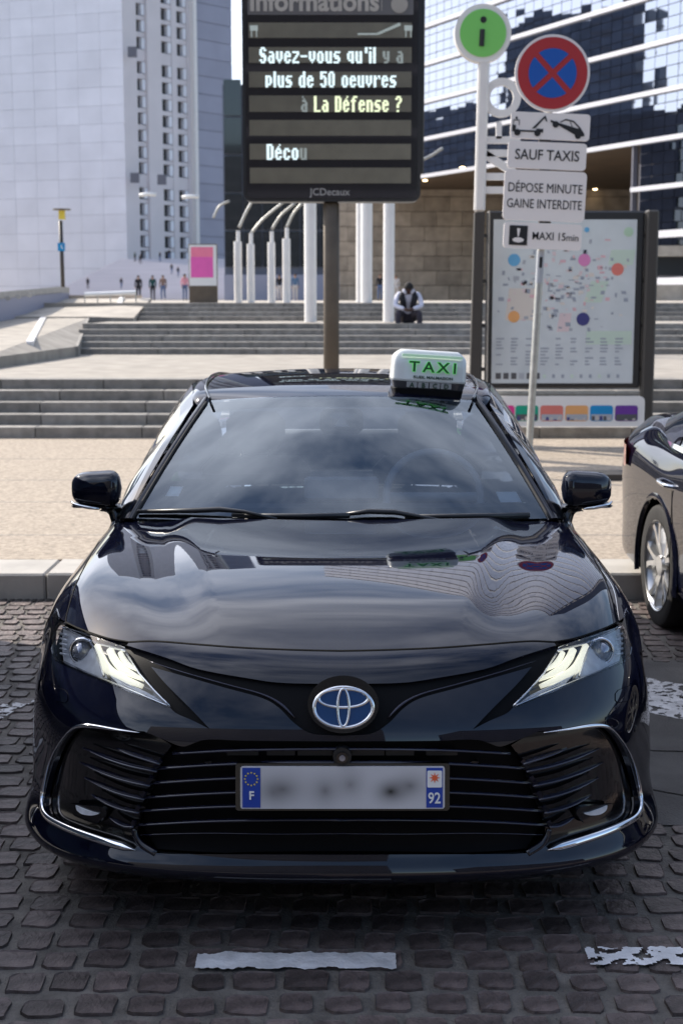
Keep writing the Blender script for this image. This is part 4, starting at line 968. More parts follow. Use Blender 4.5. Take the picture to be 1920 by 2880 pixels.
# steps
def flight(name, x0, x1, y0, z0, n, rise, tread, m='granite', xs=None, wlen=1.15, parts=True):
    st = empty(name, (0, y0, z0), kind='structure')
    for k in range(n):
        x = x0 + rng.uniform(-.6, 0); xe0 = x0 + (xs or 0) * k
        yk = y0 + tread * k; zk = z0 + rise * (k + 1)
        if not parts: MB().box((xe0, yk, z0 - .2), (x1, yk + tread + .02, zk)).build('step', m, st); continue
        while x < x1:
            l = wlen * rng.uniform(.85, 1.15); a, b_ = max(x, xe0), min(x + l, x1)
            if b_ > a + .05: MB().box((a + .004, yk, zk - rise - .02), (b_ - .004, yk + tread + .03, zk), bev=.006).build('step_stone', m, st)
            x += l
        MB().box((xe0, yk + .02, z0 - .3), (x1, yk + tread + .02, zk - .012)).build('step_core', 'seam', st)
    return st
RISE1 = .121
flight('lower_steps', -5.2, 5.6, 16.5, .16, 5, RISE1, .33)
Z1 = .16 + 5 * RISE1; Y1 = 16.5 + 5 * .33
o = MB().box((-60, Y1 - .3, -.02), (60, 27.9, Z1 - .002)).build('lower_landing', 'plaza'); tag(o, kind='structure')
st2 = flight('upper_steps', -5.0, 9, 26.0, Z1, 5, .106, .42, wlen=1.6)
Z2 = Z1 + .53; Y2 = 28.1
o = MB().box((-4.9, Y2 - .1, 0), (60, 31.2, Z2 - .002)).build('upper_landing', 'plaza'); tag(o, kind='structure')
flight('top_steps', -4.4, 9, 31.0, Z2, 4, .096, .42, wlen=1.8)
Z3 = Z2 + .384; Y3 = 32.68
o = MB().add([(-300, Y3, Z3), (300, Y3, Z3), (300, 700, Z3), (-300, 700, Z3), (-300, Y3, -1), (300, Y3, -1)], [(0, 1, 2, 3), (4, 5, 1, 0)]).build('plaza', 'plaza'); tag(o, kind='structure')
# ramps left of the steps (two sloping tiers with a low dark edge wall)
def tier(name, pts, zb, label):
    V = [Vector(p) for p in pts]; n = len(V); W_ = V + [Vector((p.x, p.y, zb)) for p in V]
    o = mesh(name, W_, [tuple(range(n))] + [(i, (i + 1) % n, (i + 1) % n + n, i + n) for i in range(n)], 'plaza'); tag(o, kind='structure'); return o
A = G(-60, 1008, Z1 + .17); B = G(215, 974, Z1 + .17)
C = G(247, 893, Z2 + .08); D = G(-60, 878, Z2 + .12)
tier('ramp', [(-14, 20.2, Z1 + .10), (A.x, A.y, Z1 + .16), (B.x, B.y, Z1 + .17), (C.x, C.y, Z2 + .07), (D.x, D.y + 2, Z2 + .10), (-16, 33, Z2 + .10)], 0, '')
B2 = G(412, 892, Z2 + .06); C2 = P(425, 838, 34.5)
tier('upper_ramp', [(-16, 30.6, Z2 + .10), (C.x, C.y + .1, Z2 + .10), (B2.x, C.y + .2, Z2 + .07), (C2.x, 34.5, C2.z), (-16, 36.5, Z3 + .04)], 0, '')
wv = MB(); wv.box((-.001, 0, 0), (.001, .001, .001))
def edgewall(a, b_, h, nm, x=0):
    a = Vector(a); b_ = Vector(b_); d = (b_ - a).normalized(); nrm = Vector((d.y, -d.x, 0)) * .03
    V = [a + nrm, b_ + nrm, b_ + nrm - Vector((0, 0, h)), a + nrm - Vector((0, 0, h)), a - nrm, b_ - nrm, b_ - nrm - Vector((0, 0, h)), a - nrm - Vector((0, 0, h))]
    o = mesh(nm, V, [(0, 1, 2, 3), (4, 7, 6, 5), (0, 4, 5, 1), (0, 3, 7, 4), (1, 5, 6, 2)], 'granite'); tag(o, 'low grey retaining edge of the %s' % x, 'retaining wall'); return o
edgewall((A.x - 3, A.y - 1.5, Z1 + .165), (B.x, B.y - .03, Z1 + .175), .5, 'retaining_wall', 'lower ramp at the left edge')
edgewall((B.x, B.y, Z1 + .178), (C.x, C.y, Z2 + .075), .5, 'retaining_wall', 'steps side of the ramp, running away from the camera')
edgewall((C.x, C.y + .05, Z2 + .10), (B2.x, C.y + .15, Z2 + .075), .4, 'retaining_wall', 'upper ramp behind the handrail')
# bright stone ribs across the ramps and two slots
for (u0, v0, u1, v1, zA, zB, wd, lb) in ((94, 965, 133, 888, Z1 + .24, Z2 + .10, .12, 'lower'), (332, 886, 350, 838, Z2 + .12, Z3 + .05, .12, 'upper')):
    ya, yb_ = ((23.2, 31.2) if lb == 'lower' else (31.6, 34.4)); a, b_ = P(u0, v0, ya), P(u1, v1, yb_); a.z += .03; b_.z += .03; d = Vector((wd, 0, 0))
    o = mesh('stone_rib', [a - d, a, b_, b_ - d, a - d - Vector((0, 0, .3)), a - Vector((0, 0, .3)), b_ - Vector((0, 0, .3)), b_ - d - Vector((0, 0, .3))], [(0, 1, 2, 3), (4, 5, 1, 0), (5, 6, 2, 1), (7, 4, 0, 3)], 'white_metal'); tag(o, 'thin white rib laid up the %s ramp slab' % lb, 'stone rib')
for (u0, u1, v0, v1) in ((120, 165, 928, 940), (182, 224, 928, 940)):
    a, b_, c_, d_ = G(u0, v0, 1.0), G(u1, v0, 1.0), G(u1 + 8, v1, .97), G(u0 + 12, v1, .97); 
    MBx = [p + Vector((0, 0, .03)) for p in (a, b_, c_, d_)]
    o = mesh('slot', MBx + [p - Vector((0, 0, .06)) for p in MBx], [(0, 1, 2, 3), (0, 4, 5, 1), (1, 5, 6, 2), (2, 6, 7, 3), (3, 7, 4, 0)], 'granite'); tag(o, 'grey recess in the ramp slab, %s one' % ('left' if u0 < 150 else 'right'), 'recess')
# parapet bench far left
pb = empty('parapet', (-9, 27, 1.2), 'concrete parapet with an overhanging top and small lights at the left edge', 'parapet')
a, b_ = P(-200, 838, 25), P(166, 806, 34)
def skew(z0, z1, d0, d1, nm, m):
    V = []
    for q in (a, b_):
        zz = 1.75 if 0 else q.z
        for dy, dz in ((d0, z0), (d1, z0), (d1, z1), (d0, z1)): V.append((q.x, q.y + dy, zz + dz))
    recalc(mesh(nm, V, [(0, 1, 2, 3), (4, 7, 6, 5), (0, 4, 5, 1), (1, 5, 6, 2), (2, 6, 7, 3), (3, 7, 4, 0)], m, pb))
skew(-.13, 0, 0, 1.3, 'coping', 'kerb'); skew(-.75, -.133, .35, 1.3, 'wall', 'marble_grey')
for u_, v_ in ((22, 838), (52, 833), (82, 829)):
    q = P(u_, v_, 28.5); MB().disc(q, .05, .04, 12).build('wall_light', 'kerb', pb)
# handrail
hr = empty('handrail', (-5, 33, Z2), 'bright steel handrail in front of the upper ramp', 'handrail')
a, b_ = P(238, 828, 33.5), P(382, 822, 33.5); MB().tube([a, b_], .05, 8).build('rail', 'chrome_rail' if 0 else 'white', hr)
for k in range(5):
    q = a.lerp(b_, k / 4); MB().tube([q, q - Vector((0, 0, .42))], .015, 6).build('post', 'galvanised', hr)
o = MB().box((-8.0, 35.2, Z2), (-4.9, 35.4, Z3 + .18)).build('low_wall', 'stone'); tag(o, 'low sandy wall behind the steel handrail', 'wall')
# ============================================================ BUILDINGS
def frame(p0, d):
    d = Vector(d).normalized(); n = Vector((d.y, -d.x, 0)); return Matrix(((d.x, -n.x, 0, p0[0]), (d.y, -n.y, 0, p0[1]), (0, 0, 1, 0), (0, 0, 0, 1)))
# local frame: +X along the facade, -Y... towards outside (n), +Z up
def fbox(b, Fm, x0, x1, y0, y1, z0, z1): return b.box((x0, y0, z0), (x1, y1, z1), Fm)
arch_ = empty('arch_building', (-40, 270, Z3), 'pale marble tower block with tiled blank wall and columns of square windows', 'building')
FA = frame((-40, 270), (-.945, .33)); FA = Matrix.Translation((-40, 270, 0)) @ Matrix(((-.945 / 1.001, -.33, 0, 0), (.33, -.945, 0, 0), (0, 0, 1, 0), (0, 0, 0, 1)))
# FA: +X runs left/away, +Y is the outward normal (towards the camera)
FB = Matrix.Translation((-40, 270, 0)) @ Matrix(((.656, .755, 0, 0), (.755, -.656, 0, 0), (0, 0, 1, 0), (0, 0, 0, 1)))
# structural cores set back behind the cladding
MB().add([FA @ Vector(q) for q in ((0, -.25, 0), (28.3, -.25, 0), (28.3, -.25, 112), (0, -.25, 112), (28.3, -60, 0), (28.3, -60, 112))], [(0, 1, 2, 3), (1, 4, 5, 2)]).build('wall_core', 'mullion', arch_)
tw, th = 28.3 / 6, 3.3
for r_ in range(33):
    for c in range(6):
        if r_ < 19:
            b = MB(); fbox(b, FA, c * tw + .02, (c + 1) * tw - .02, -.3, rng.uniform(-.01, .02), 1 + r_ * th + .02, 1 + (r_ + 1) * th - .02); b.build('marble_tile', 'marble', arch_)
b = MB()
for r_ in range(19, 34):
    for c in range(6): fbox(b, FA, c * tw + .02, (c + 1) * tw - .02, -.3, 0, 1 + r_ * th + .02, 1 + (r_ + 1) * th - .02)
tag(b.build('upper_tiles', 'marble', arch_), kind='stuff')
# window facade: piers, spandrels and windows
b = MB(); xsW = [(3.3, 5.1), (9.4, 11.6), (13.7, 15.9)]
fbox(b, FB, 0.02, 3.3, -2, 0, 0, 112); fbox(b, FB, 5.9, 9.4, -2, 0, 0, 112); fbox(b, FB, 12.4, 13.7, -2, -.4, 0, 112); fbox(b, FB, 16.3, 17.0, -2, -.3, 0, 112)
b.build('pier', 'marble_warm', arch_)
b = MB(); fbox(b, FB, 17.0, 17.75, -2, .9, 0, 112); b.build('edge_fin', 'white_metal', arch_)  # white finish stands in for sunlight on the projecting frame edge
for r_ in range(33):
    b = MB(); fbox(b, FB, 17.8, 28.2, -1.2, -.2 + rng.uniform(-.02, .02), .5 + r_ * 3.4 + .05, .5 + (r_ + 1) * 3.4 - .05); b.build('marble_band', 'marble_grey', arch_)
b = MB(); fbox(b, FB, 17.6, 28.0, -1.6, -.4, 0, 112); b.build('band_core', 'mullion', arch_)
vrows = [719, 676, 629, 585, 540, 469, 424, 377, 328, 281, 232, 183, 114, 65, 18, -30]
zr = []
for v_ in vrows:
    d = rayd(430, v_); zr.append(1.75 + 272 * d.z / d.y)
while zr[-1] < 108: zr.append(zr[-1] + 3.35)
b = MB(); b2 = MB()
for (x0, x1) in ((3.3, 5.9), (9.4, 12.4), (13.7, 16.3)):
    prevz = 0
    for z in zr[:17]: bb_ = MB(); fbox(bb_, FB, x0, x1, -2, -.55, prevz, z - 1.15); bb_.build('spandrel', 'marble_warm', arch_); prevz = z + 1.05
    for z in zr[17:]: fbox(b, FB, x0, x1, -2, -.55, prevz, z - 1.15); prevz = z + 1.05
    fbox(b, FB, x0, x1, -2, -.55, prevz, 112)
    fbox(b2, FB, x0, x1, -2.05, -1.6, 0, 112)
tag(b.build('upper_spandrels', 'marble_warm', arch_), kind='stuff'); b2.build('shaft', 'window_dark', arch_)
for (x0, x1) in ((3.3, 5.9), (9.4, 12.4), (13.7, 16.3)):
    for z in zr[:18]:
        b = MB(); fbox(b, FB, x0 + .1, x1 - .9, -1.55, -1.4, z - 1.1, z + 1.0); f = b.build('window', 'window_dark', arch_)
        b = MB(); fbox(b, FB, (x0 + x1) / 2 - .45, (x0 + x1) / 2 - .3, -1.4, -1.3, z - 1.1, z + 1.0); b.build('glazing_bar', 'mullion', f)
        b = MB(); fbox(b, FB, x1 - .9, x1 - .1, -1.55, -.5, z - 1.0, z + .95); b.build('reveal', 'reveal', f)
for u_, v_ in ((373, 146), (380, 500), (456, 505)):
    q = P(u_, v_, 269); MB().box((q.x - .8, q.y - .8, q.z - .9), (q.x + .8, q.y, q.z + .9)).build('beam_end', 'mullion', arch_)
# grand stairs at its foot
gs = empty('grand_stairs', (-30, 230, Z3), kind='structure')
for k in range(26):
    f = k / 26; MB().box((-43 + 3.6 * f, 205 + 2.1 * k, Z3 - .5), (-12, 207.2 + 2.1 * k, Z3 + .28 * (k + 1))).build('step', 'marble_warm', gs)
# mirrored building on the right
gb = empty('glass_building', (10, 140, Z3), 'mirror glass office block with white sloping floor bands and brown underside', 'building')
ux, uy = -.44 / 1.0018, .9 / 1.0018
FG = Matrix.Translation((24.6, 117, 0)) @ Matrix(((ux, -uy, 0, 0), (uy, ux, 0, 0), (0, 0, 1, 0), (0, 0, 0, 1)))
# outward normal = -(uy, -ux)... faces left and towards the camera
FN = Vector((-uy, ux, 0)) if (-uy * -24.6 + ux * -117) > 0 else Vector((uy, -ux, 0))
bandz = [10.6, 14.3, 18.0, 21.7, 25.4, 29.1, 32.8, 36.5, 40.2, 43.9, 47.6, 51.3, 55, 58.7, 62.4, 66.1, 69.8, 73.5, 77.2]
def gbox(b, t0, t1, y0, y1, z0, z1):
    V = [Vector((24.6 + ux * t, 117 + uy * t, z)) + FN * y for t in (t0, t1) for y in (y0, y1) for z in (z0, z1)]
    b.add(V, [(0, 1, 3, 2), (4, 6, 7, 5), (0, 4, 5, 1), (2, 3, 7, 6), (0, 2, 6, 4), (1, 5, 7, 3)]); return b
for k, z in enumerate(bandz): gbox(MB(), -30 if 1 else 0, 62 if z > 11 else 1.8, -.3, .35, z - (.18 if z < 45 else .06), z + (.18 if z < 45 else .06)).build('floor_band', 'band', gb)
for z in (3.2, 6.9): gbox(MB(), -30, 1.8, -.3, .35, z - .28, z + .28).build('floor_band', 'band', gb)
gbox(MB(), -30, 62, -12, -.5, 14.2, 77.3).build('core', 'mullion', gb); gbox(MB(), -30, 1.8, -12, -.5, 0, 14.2).build('core', 'mullion', gb)
panes = []
pw, phh = 1.45, .925
for c in range(62):
    for r_ in range(80):
        t0 = -28 + c * pw; z0 = 3.2 + r_ * phh; hgt = phh
        if r_ >= 44:
            if (r_ - 44) % 4 or c % 2: continue
            hgt = phh * 4
        if z0 + hgt > 77.3: continue
        if t0 + pw > 1.8 and z0 < 14.2: continue
        q = Vector((24.6 + ux * t0, 117 + uy * t0, z0)); u, v = proj(np.array(q)); panes.append((not (-30 < u < 1950 and -40 < v and not (u < 1180)), q.length, t0, z0, hgt))
panes.sort(key=lambda p: (p[0], p[1]))
pb_ = []
stuff = MB()
for i, (hid, dd, t0, z0, hgt) in enumerate(panes):
    pwd = pw * (2 if hgt > 1 else 1)
    tl, tt = rng.gauss(0, .007), rng.gauss(0, .006)
    V = []
    for t, z in ((t0 + .03, z0 + .03), (t0 + pwd - .03, z0 + .03), (t0 + pwd - .03, z0 + hgt - .03), (t0 + .03, z0 + hgt - .03)):
        for y in (0, -.05):
            V.append(Vector((24.6 + ux * t, 117 + uy * t, z)) + FN * (y + tl * (t - t0 - pw / 2) + tt * (z - z0 - phh / 2)))
    F = [(0, 2, 4, 6), (1, 7, 5, 3), (0, 1, 3, 2), (2, 3, 5, 4), (4, 5, 7, 6), (6, 7, 1, 0)]
    if i < 300: recalc(mesh('pane', V, F, 'mirror_glass', gb))
    else: stuff.add(V, F)
tag(recalc(stuff.build('more_panes', 'mirror_glass', gb)), kind='stuff')
for t in (1.8,): gbox(MB(), t - .1, t + .1, -.3, .2, 0, 14.2).build('corner_post', 'mullion', gb)
# underside and stone wall
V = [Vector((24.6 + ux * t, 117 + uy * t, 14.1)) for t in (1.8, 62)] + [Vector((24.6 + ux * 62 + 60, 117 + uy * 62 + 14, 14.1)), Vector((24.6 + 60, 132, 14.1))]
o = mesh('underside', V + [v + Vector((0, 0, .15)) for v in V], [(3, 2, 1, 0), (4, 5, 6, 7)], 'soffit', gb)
for u_, v_ in ((1213, 543), (1673, 532), (1195, 507), (1300, 470)):
    q = G(u_, v_, 14.02); MB().disc(q, .22, .06, 12, (0, 0, 1)).build('downlight', 'lamp_warm', gb)
sw = empty('stone_wall', (10, 165, Z3), 'brown stone block wall under the glass building behind the columns', 'wall')
MB().box((-8, 165.3, 0), (52, 166, 15)).build('wall_core', 'seam', sw)
for r_ in range(8):
    x = -8 + (r_ % 2) * 1.4
    while x < 52:
        MB().box((x + .015, 164.9 + rng.uniform(-.06, .06), 1.7 + r_ * 1.66 + .03), (x + 2.885, 165.4, 1.7 + (r_ + 1) * 1.66 - .03)).build('stone_block', 'stone', sw); x += 2.9
# dark glazed building behind the columns
db = empty('dark_building', (-6, 125, Z3), 'dark glazed low building behind the row of white columns', 'building')
MB().box((-10.2, 126, 0), (-.2, 140, 20)).build('core', 'tower_dark', db)
for c in range(6):
    for r_ in range(5): MB().box((-10.1 + c * 1.65, 125.7 + rng.uniform(0, .05), 4.6 + r_ * 3.2), (-10.1 + c * 1.65 + 1.5, 126, 4.6 + r_ * 3.2 + 3.0)).build('pane', 'glass_dark', db)
MB().box((-10.2, 125.3, 1.6), (-.2, 125.9, 3.9)).build('base_wall', 'marble_grey', db)
# reflected tower, left outside the frame, and unseen blocks added behind the camera
def tower(name, x0, y0, x1, y1, h, m, label):
    t = empty(name, ((x0 + x1) / 2, (y0 + y1) / 2, 0), label, 'building')
    MB().box((x0, y0, 0), (x1, y1, h)).build('wall', m, t)
    b = MB(); z = 4
    while z < h - 2: b.box((x0 - .15, y0 - .15, z), (x1 + .15, y1 + .15, z + .5)); z += 3.6
    b.build('floor_bands', 'mullion', t); return t
tower('office_tower', -108, 181, -103, 209, 53, 'tower_dark', 'dark office tower mirrored in the glass facade, left outside the frame')
tower('office_tower', -112, 120, -106, 180, 31, 'tower_dark', 'lower dark office block mirrored in the glass facade beside the tall one')
tower('office_tower', -110, 212, -103, 255, 38, 'tower_dark', 'dark office block mirrored at the left of the glass facade, beyond the tall one')
tower('office_tower', -60, -75, 5, -55, 34, 'tower_pale', 'unseen dark office block left of centre behind the camera, added to darken reflections')  # unseen block added to darken what the front bumper reflects
tower('office_tower', 20, -70, 90, -48, 26, 'tower_pale', 'lower unseen dark office block right of centre behind the camera, added to darken reflections')
# right hand walls beyond the map stand
for (u0, v0, u1, v1, y_, m_, lb) in ((1838, 690, 2100, 720, 60, 'plaza', 'upper'), (1838, 722, 2100, 775, 60.5, 'glass_dark', 'dark'), (1836, 800, 2100, 845, 45, 'plaza', 'middle')):
    a, b_ = P(u0, v1, y_), P(u1, v0, y_); o = MB().box((a.x, y_, a.z), (b_.x, y_ + 1, b_.z)).build('terrace_wall', m_); tag(o, '%s stone band of the terrace at the far right edge' % lb if m_ == 'plaza' else 'dark glazed band between the terrace walls at the far right edge', 'wall')
q0, q1 = G(1836, 990, Z1), G(2050, 985, Z1)
tier('terrace', [(q0.x, q0.y, Z1 + .3), (q0.x + 6, q0.y, Z1 + .3), (q0.x + 9, 31, Z2), (q0.x + 2, 31, Z2)], 0, '')
# ============================================================ STREET FURNITURE
def col(u, v0, v1, y, wpx, label, nm='column', lean=0):
    a = P(u, v1, y); b_ = P(u, v0, y); r = wpx / 2 / FPX * y; x = a.x
    t = empty(nm, (x, y, a.z), label, 'column', 'white steel columns below the display board')
    MB().tube([(x, y, a.z), (x, y, b_.z - .25)], r, 16).build('shaft', 'white_metal', t, sharp=50)
    MB().tube([(x + r * .15, y, b_.z - .25), (x + r * .15, y, b_.z)], r * .5, 10).build('cap', 'white_metal', t, sharp=50)
    return x, b_.z
C = {}
for (u, v0, v1, y, wd, lb) in ((670, 648, 852, 34, 22, 'white column, leftmost of the short ones beside the pink poster'), (706, 655, 852, 34, 21, 'second short white column from the pink poster'), (764, 650, 852, 34, 21, 'short white column just left of the two people in front of the dark building'), (806, 640, 852, 34, 22, 'short white column between the two people in front of the dark building'),
                              (873, -200, 905, 29.2, 34, 'tall white column left of the display board post'), (1030, 350, 852, 34, 32, 'tall white column right of the display board post, standing further back'), (1012, 350, 852, 37, 22, 'thin white column tucked left of the further tall column'), (1092, -200, 905, 29.2, 31, 'tall white column left of the seated man')):
    C[u] = col(u, v0, v1, y, wd, lb)
for (u0, v0, u1, v1, u2, v2, y, lb) in ((600, 612, 616, 580, 645, 564, 40, 'left of the dark building'), (672, 640, 690, 600, 712, 560, 34, 'from the leftmost short column'), (706, 655, 740, 615, 800, 565, 34, 'from the second short column'), (764, 645, 790, 605, 830, 570, 34, 'from the third short column'), (806, 640, 825, 600, 850, 570, 34, 'from the fourth short column'), (1185, 450, 1215, 435, 1245, 415, 34, 'just right of the display board')):
    q = [tuple(P(u, v, y)) for u, v in ((u0, v0), (u1, v1), (u2, v2))]; o = MB().tube([Vector(p) for p in crom(q, 6)], .032, 8).build('curved_tube', 'galvanised', smooth=True); tag(o, 'thin bent white tube rising %s' % lb, 'tube', 'bent tubes over the columns')
for u, v, y in ((415, 545, 60), (535, 551, 60)):
    q = P(u, v, y); o = MB().tube([q - Vector((.35, 0, .05)), q, q + Vector((.35, 0, -.02))], .07, 8).build('globe_lamp', 'white', smooth=True); tag(o, 'small bright lamp head against the window columns, %s one' % ('left' if u < 500 else 'right'), 'lamp')
# display board
yb = 15.6
dbx0, dbx1 = P(682, 300, yb).x, P(1184, 300, yb).x; zb = P(930, 566, yb).z; zt = zb + 2.35
cxb = (dbx0 + dbx1) / 2
bd_ = empty('display_board', (cxb - .08, yb + .1, .158), 'tall black electronic information board on a bronze post behind the taxi', 'information board')
o = MB().prism(rrect(dbx0, zb, dbx1, zt, .09), yb, yb + .28).build('housing', 'black_metal', bd_, sharp=40)
MB().prism(rrect(dbx0 + .035, zb + .035, dbx1 - .035, zt - .035, .07), yb - .012, yb - .001).build('screen', 'screen_black', bd_)
MB().box((dbx1 - .03, yb + .03, zb + .3), (dbx1 + .035, yb + .25, zt), bev=.01).build('side_fin', 'black_metal', bd_)
def Y_(v): return P(930, v, yb).z
def X_(u): return P(u, 300, yb).x
MB().box((X_(699), yb - .018, Y_(41)), (X_(1160), yb - .013, Y_(-70))).build('header_panel', 'screen_header', bd_)
text('Informations', .275, (X_(884), yb - .022, Y_(6)), 'kerb', bd_, bold=.008, xs=.97)
MB().disc((X_(1121), yb - .022, Y_(12)), .088, .006, 28).build('header_disc', 'kerb', bd_)
MB().box((X_(1071), yb - .021, Y_(30)), (X_(1071) + .006, yb - .018, Y_(-10))).build('header_line', 'kerb', bd_)
SR = [(63, 106), (132, 176), (201, 245), (268, 314), (337, 381), (404, 448), (471, 515)]
for v0, v1 in SR: MB().box((X_(701), yb - .018, Y_(v1)), (X_(1156), yb - .013, Y_(v0))).build('led_row', 'led_strip', bd_)
# dot-matrix lettering
G5 = {'S': '01110 11011 11000 11110 01111 00011 11011 01110', 'a': '00000 00000 01110 00011 01111 11011 11011 01111', 'v': '00000 00000 11011 11011 11011 11011 01110 00100', 'e': '00000 00000 01110 11011 11111 11000 11011 01110',
      'z': '00000 00000 11111 00011 00110 01100 11000 11111', '-': '00000 00000 00000 00000 11111 00000 00000 00000', 'o': '00000 00000 01110 11011 11011 11011 11011 01110', 'u': '00000 00000 11011 11011 11011 11011 11011 01111', 's': '00000 00000 01111 11000 11110 01111 00011 11110',
      'q': '00000 00000 01111 11011 11011 11011 01111 00011', "'": '011 011 011 000 000 000 000 000', 'i': '11 00 11 11 11 11 11 11', 'l': '11 11 11 11 11 11 11 11', 'y': '00000 00000 11011 11011 11011 01111 00011 01110', 'p': '00000 00000 11110 11011 11011 11011 11110 11000', 'd': '00011 00011 01111 11011 11011 11011 11011 01111',
      '5': '11111 11000 11110 11011 00011 00011 11011 01110', '0': '01110 11011 11011 11011 11011 11011 11011 01110', 'r': '00000 00000 11011 11101 11000 11000 11000 11000', 'à': '01000 00100 01110 00011 01111 11011 11011 01111', 'L': '11000 11000 11000 11000 11000 11000 11000 11111', 'D': '11110 11011 11011 11011 11011 11011 11011 11110',
      'é': '00010 00100 01110 11011 11111 11000 11011 01110', 'f': '00111 01100 11110 01100 01100 01100 01100 01100', 'n': '00000 00000 11110 11011 11011 11011 11011 11011', '?': '01110 11011 00011 00110 01100 01100 00000 01100', 'c': '00000 00000 01110 11011 11000 11000 11011 01110', ' ': '000 000 000 000 000 000 000 000'}
def led(txt, u0, u1, vm, m, dim=(), mid='led_dim'):
    wtot = sum(len(G5[c].split()[0]) + 1 for c in txt); px = (X_(u1) - X_(u0)) / wtot; pz = .0205; x = X_(u0); z0 = Y_(vm) - 4 * pz
    for k, c in enumerate(txt):
        rows = G5[c].split(); a, b_ = MB(), MB()
        for r_, rw in enumerate(rows):
            for j, bit in enumerate(rw):
                if bit == '1': (b_ if k in dim else a).box((x + j * px + px * .06, yb - .022, z0 + (7 - r_) * pz + pz * .06), (x + (j + 1) * px - px * .06, yb - .0185, z0 + (8 - r_) * pz - pz * .06))
        x += (len(rows[0]) + 1) * px
        if a.V: a.build('led_letter', m, bd_)
        if b_.V: b_.build('led_letter', mid, bd_)
led("Savez-vous qu'il y a", 731, 1136, 155, 'led_text', (17, 18, 19)); led('plus de 50 oeuvres', 747, 1117, 223, 'led_text'); led('à La Défense ?', 846, 1133, 292, 'led_yellow', (0,)); led('Décou', 749, 866, 427, 'led_text', (4,))
for u_ in (716, 1146):
    b = MB()
    b.box((X_(u_ - 11), yb - .022, Y_(86)), (X_(u_ + 11), yb - .0185, Y_(71)))
    for d in (-8, 6): b.box((X_(u_ + d), yb - .022, Y_(104)), (X_(u_ + d + 3), yb - .0185, Y_(86)))
    b.build('led_picture', 'led_dim', bd_)
b = MB()
for k in range(9): b.box((X_(1060 + k * 7), yb - .022, Y_(97 - k * 3.0)), (X_(1068 + k * 7), yb - .0185, Y_(90 - k * 3.2)))
b.box((X_(1005), yb - .022, Y_(98)), (X_(1062), yb - .0185, Y_(93))); b.build('led_picture', 'led_dim', bd_)
text('JCDecaux', .105, (X_(927), yb - .016, Y_(540)), 'print_grey', bd_, bold=.001)
MB().box((P(909, 800, yb).x, yb + .05, .158), (P(953, 800, yb).x, yb + .23, zb + .01), bev=.03).build('post', 'bronze', bd_, sharp=50)
# pictogram helper
def leaned(root, ang):
    root.rotation_euler = (0, R(ang), 0); return root
# no-stopping sign post
ys = 12.8; base = G(1483, 1250, .158); base = Vector((P(1484, 1250, ys).x, ys, .158))
sp_ = empty('sign_post', base, 'leaning grey pole carrying the round no stopping sign and four white plates', 'traffic sign')
def SZ(v): return P(1550, v, ys).z
def lx(u, v): return P(u, v, ys).x
LEAN = 2.3
def lfix(x, z):  # photo position -> position before the root's lean is applied
    dx, dz = x - base.x, z - base.z; a = R(-LEAN); return base.x + dx * math.cos(a) + dz * math.sin(a), base.z - dx * math.sin(a) + dz * math.cos(a)
MB().tube([base, base + Vector((0, 0, SZ(640) - base.z))], .033, 14).build('pole', 'galvanised', sp_, sharp=50)
MB().tube([base + Vector((0, .01, SZ(640) - base.z)), base + Vector((0, .01, SZ(150) - base.z))], .03, 14).build('pole', 'galvanised', sp_, sharp=50)
stp = MB().tube([base + Vector((0, 0, SZ(795) - base.z)), base + Vector((0, 0, SZ(705) - base.z))], .0345, 14).build('sticker', 'c_grey', sp_, sharp=50)
MB().box((base.x - .012, ys - .038, SZ(752)), (base.x + .014, ys - .0345, SZ(722))).build('sticker', 'print_black', sp_)
def plate(u0, v0, u1, v1, r, nm, m='sign_white'):
    cx, cz = lfix((lx(u0, v0) + lx(u1, v0)) / 2, (SZ(v0) + SZ(v1)) / 2); hw = (lx(u1, v0) - lx(u0, v0)) / 2; hh_ = (SZ(v0) - SZ(v1)) / 2
    return cx, cz, hw, hh_, MB().prism(rrect(cx - hw, cz - hh_, cx + hw, cz + hh_, r), ys - .06, ys - .035).build(nm, m, sp_, sharp=40)
cx, cz = lfix(lx(1550, 208), SZ(208)); rr0 = .325
MB().disc((cx, ys - .05, cz), rr0, .03, 56).build('sign_disc', 'sign_white', sp_, sharp=40)
MB().disc((cx, ys - .067, cz), rr0 * .93, .004, 56).build('sign_face', 'sign_red', sp_)
for k in range(4):
    a0 = R(90 * k); poly = []
    rI = rr0 * .64; off = rr0 * .075
    # blue sector between the diagonal bars
    def rotp(x, z): return (cx + x * math.cos(a0) - z * math.sin(a0), cz + x * math.sin(a0) + z * math.cos(a0))
    ang0 = math.asin(off / rI) + R(45); 
    poly = [rotp(0, off * 1.414)] + [rotp(rI * math.cos(t), rI * math.sin(t)) for t in [ang0 + (R(180) - 2 * ang0) * j / 14 for j in range(15)]]
    recalc(MB().prism(poly, ys - .073, ys - .070).build('sign_sector', 'sign_blue', sp_))
pcx, pcz, phw, phh2, _ = plate(1434, 319, 1656, 394, .03, 'tow_plate')
def pic(poly, nm='pictogram'): recalc(MB().prism([(pcx + x, pcz + z) for x, z in poly], ys - .064, ys - .061).build(nm, 'print_black', sp_))
pic([(-.30, -.04), (-.12, -.04), (-.12, -.025), (-.06, -.025), (-.06, -.055), (-.33, -.055), (-.33, .0), (-.30, .0)])
pic([(-.325, 0), (-.325, .045), (-.27, .045), (-.27, 0), (-.275, 0), (-.275, .038), (-.32, .038), (-.32, 0)])
pic([(-.305, .05), (-.29, .05), (-.29, .07), (-.305, .07)]); pic([(-.16, -.025), (-.055, .085), (-.045, .085), (-.03, .04), (-.036, .037), (-.055, .065), (-.13, -.022)])
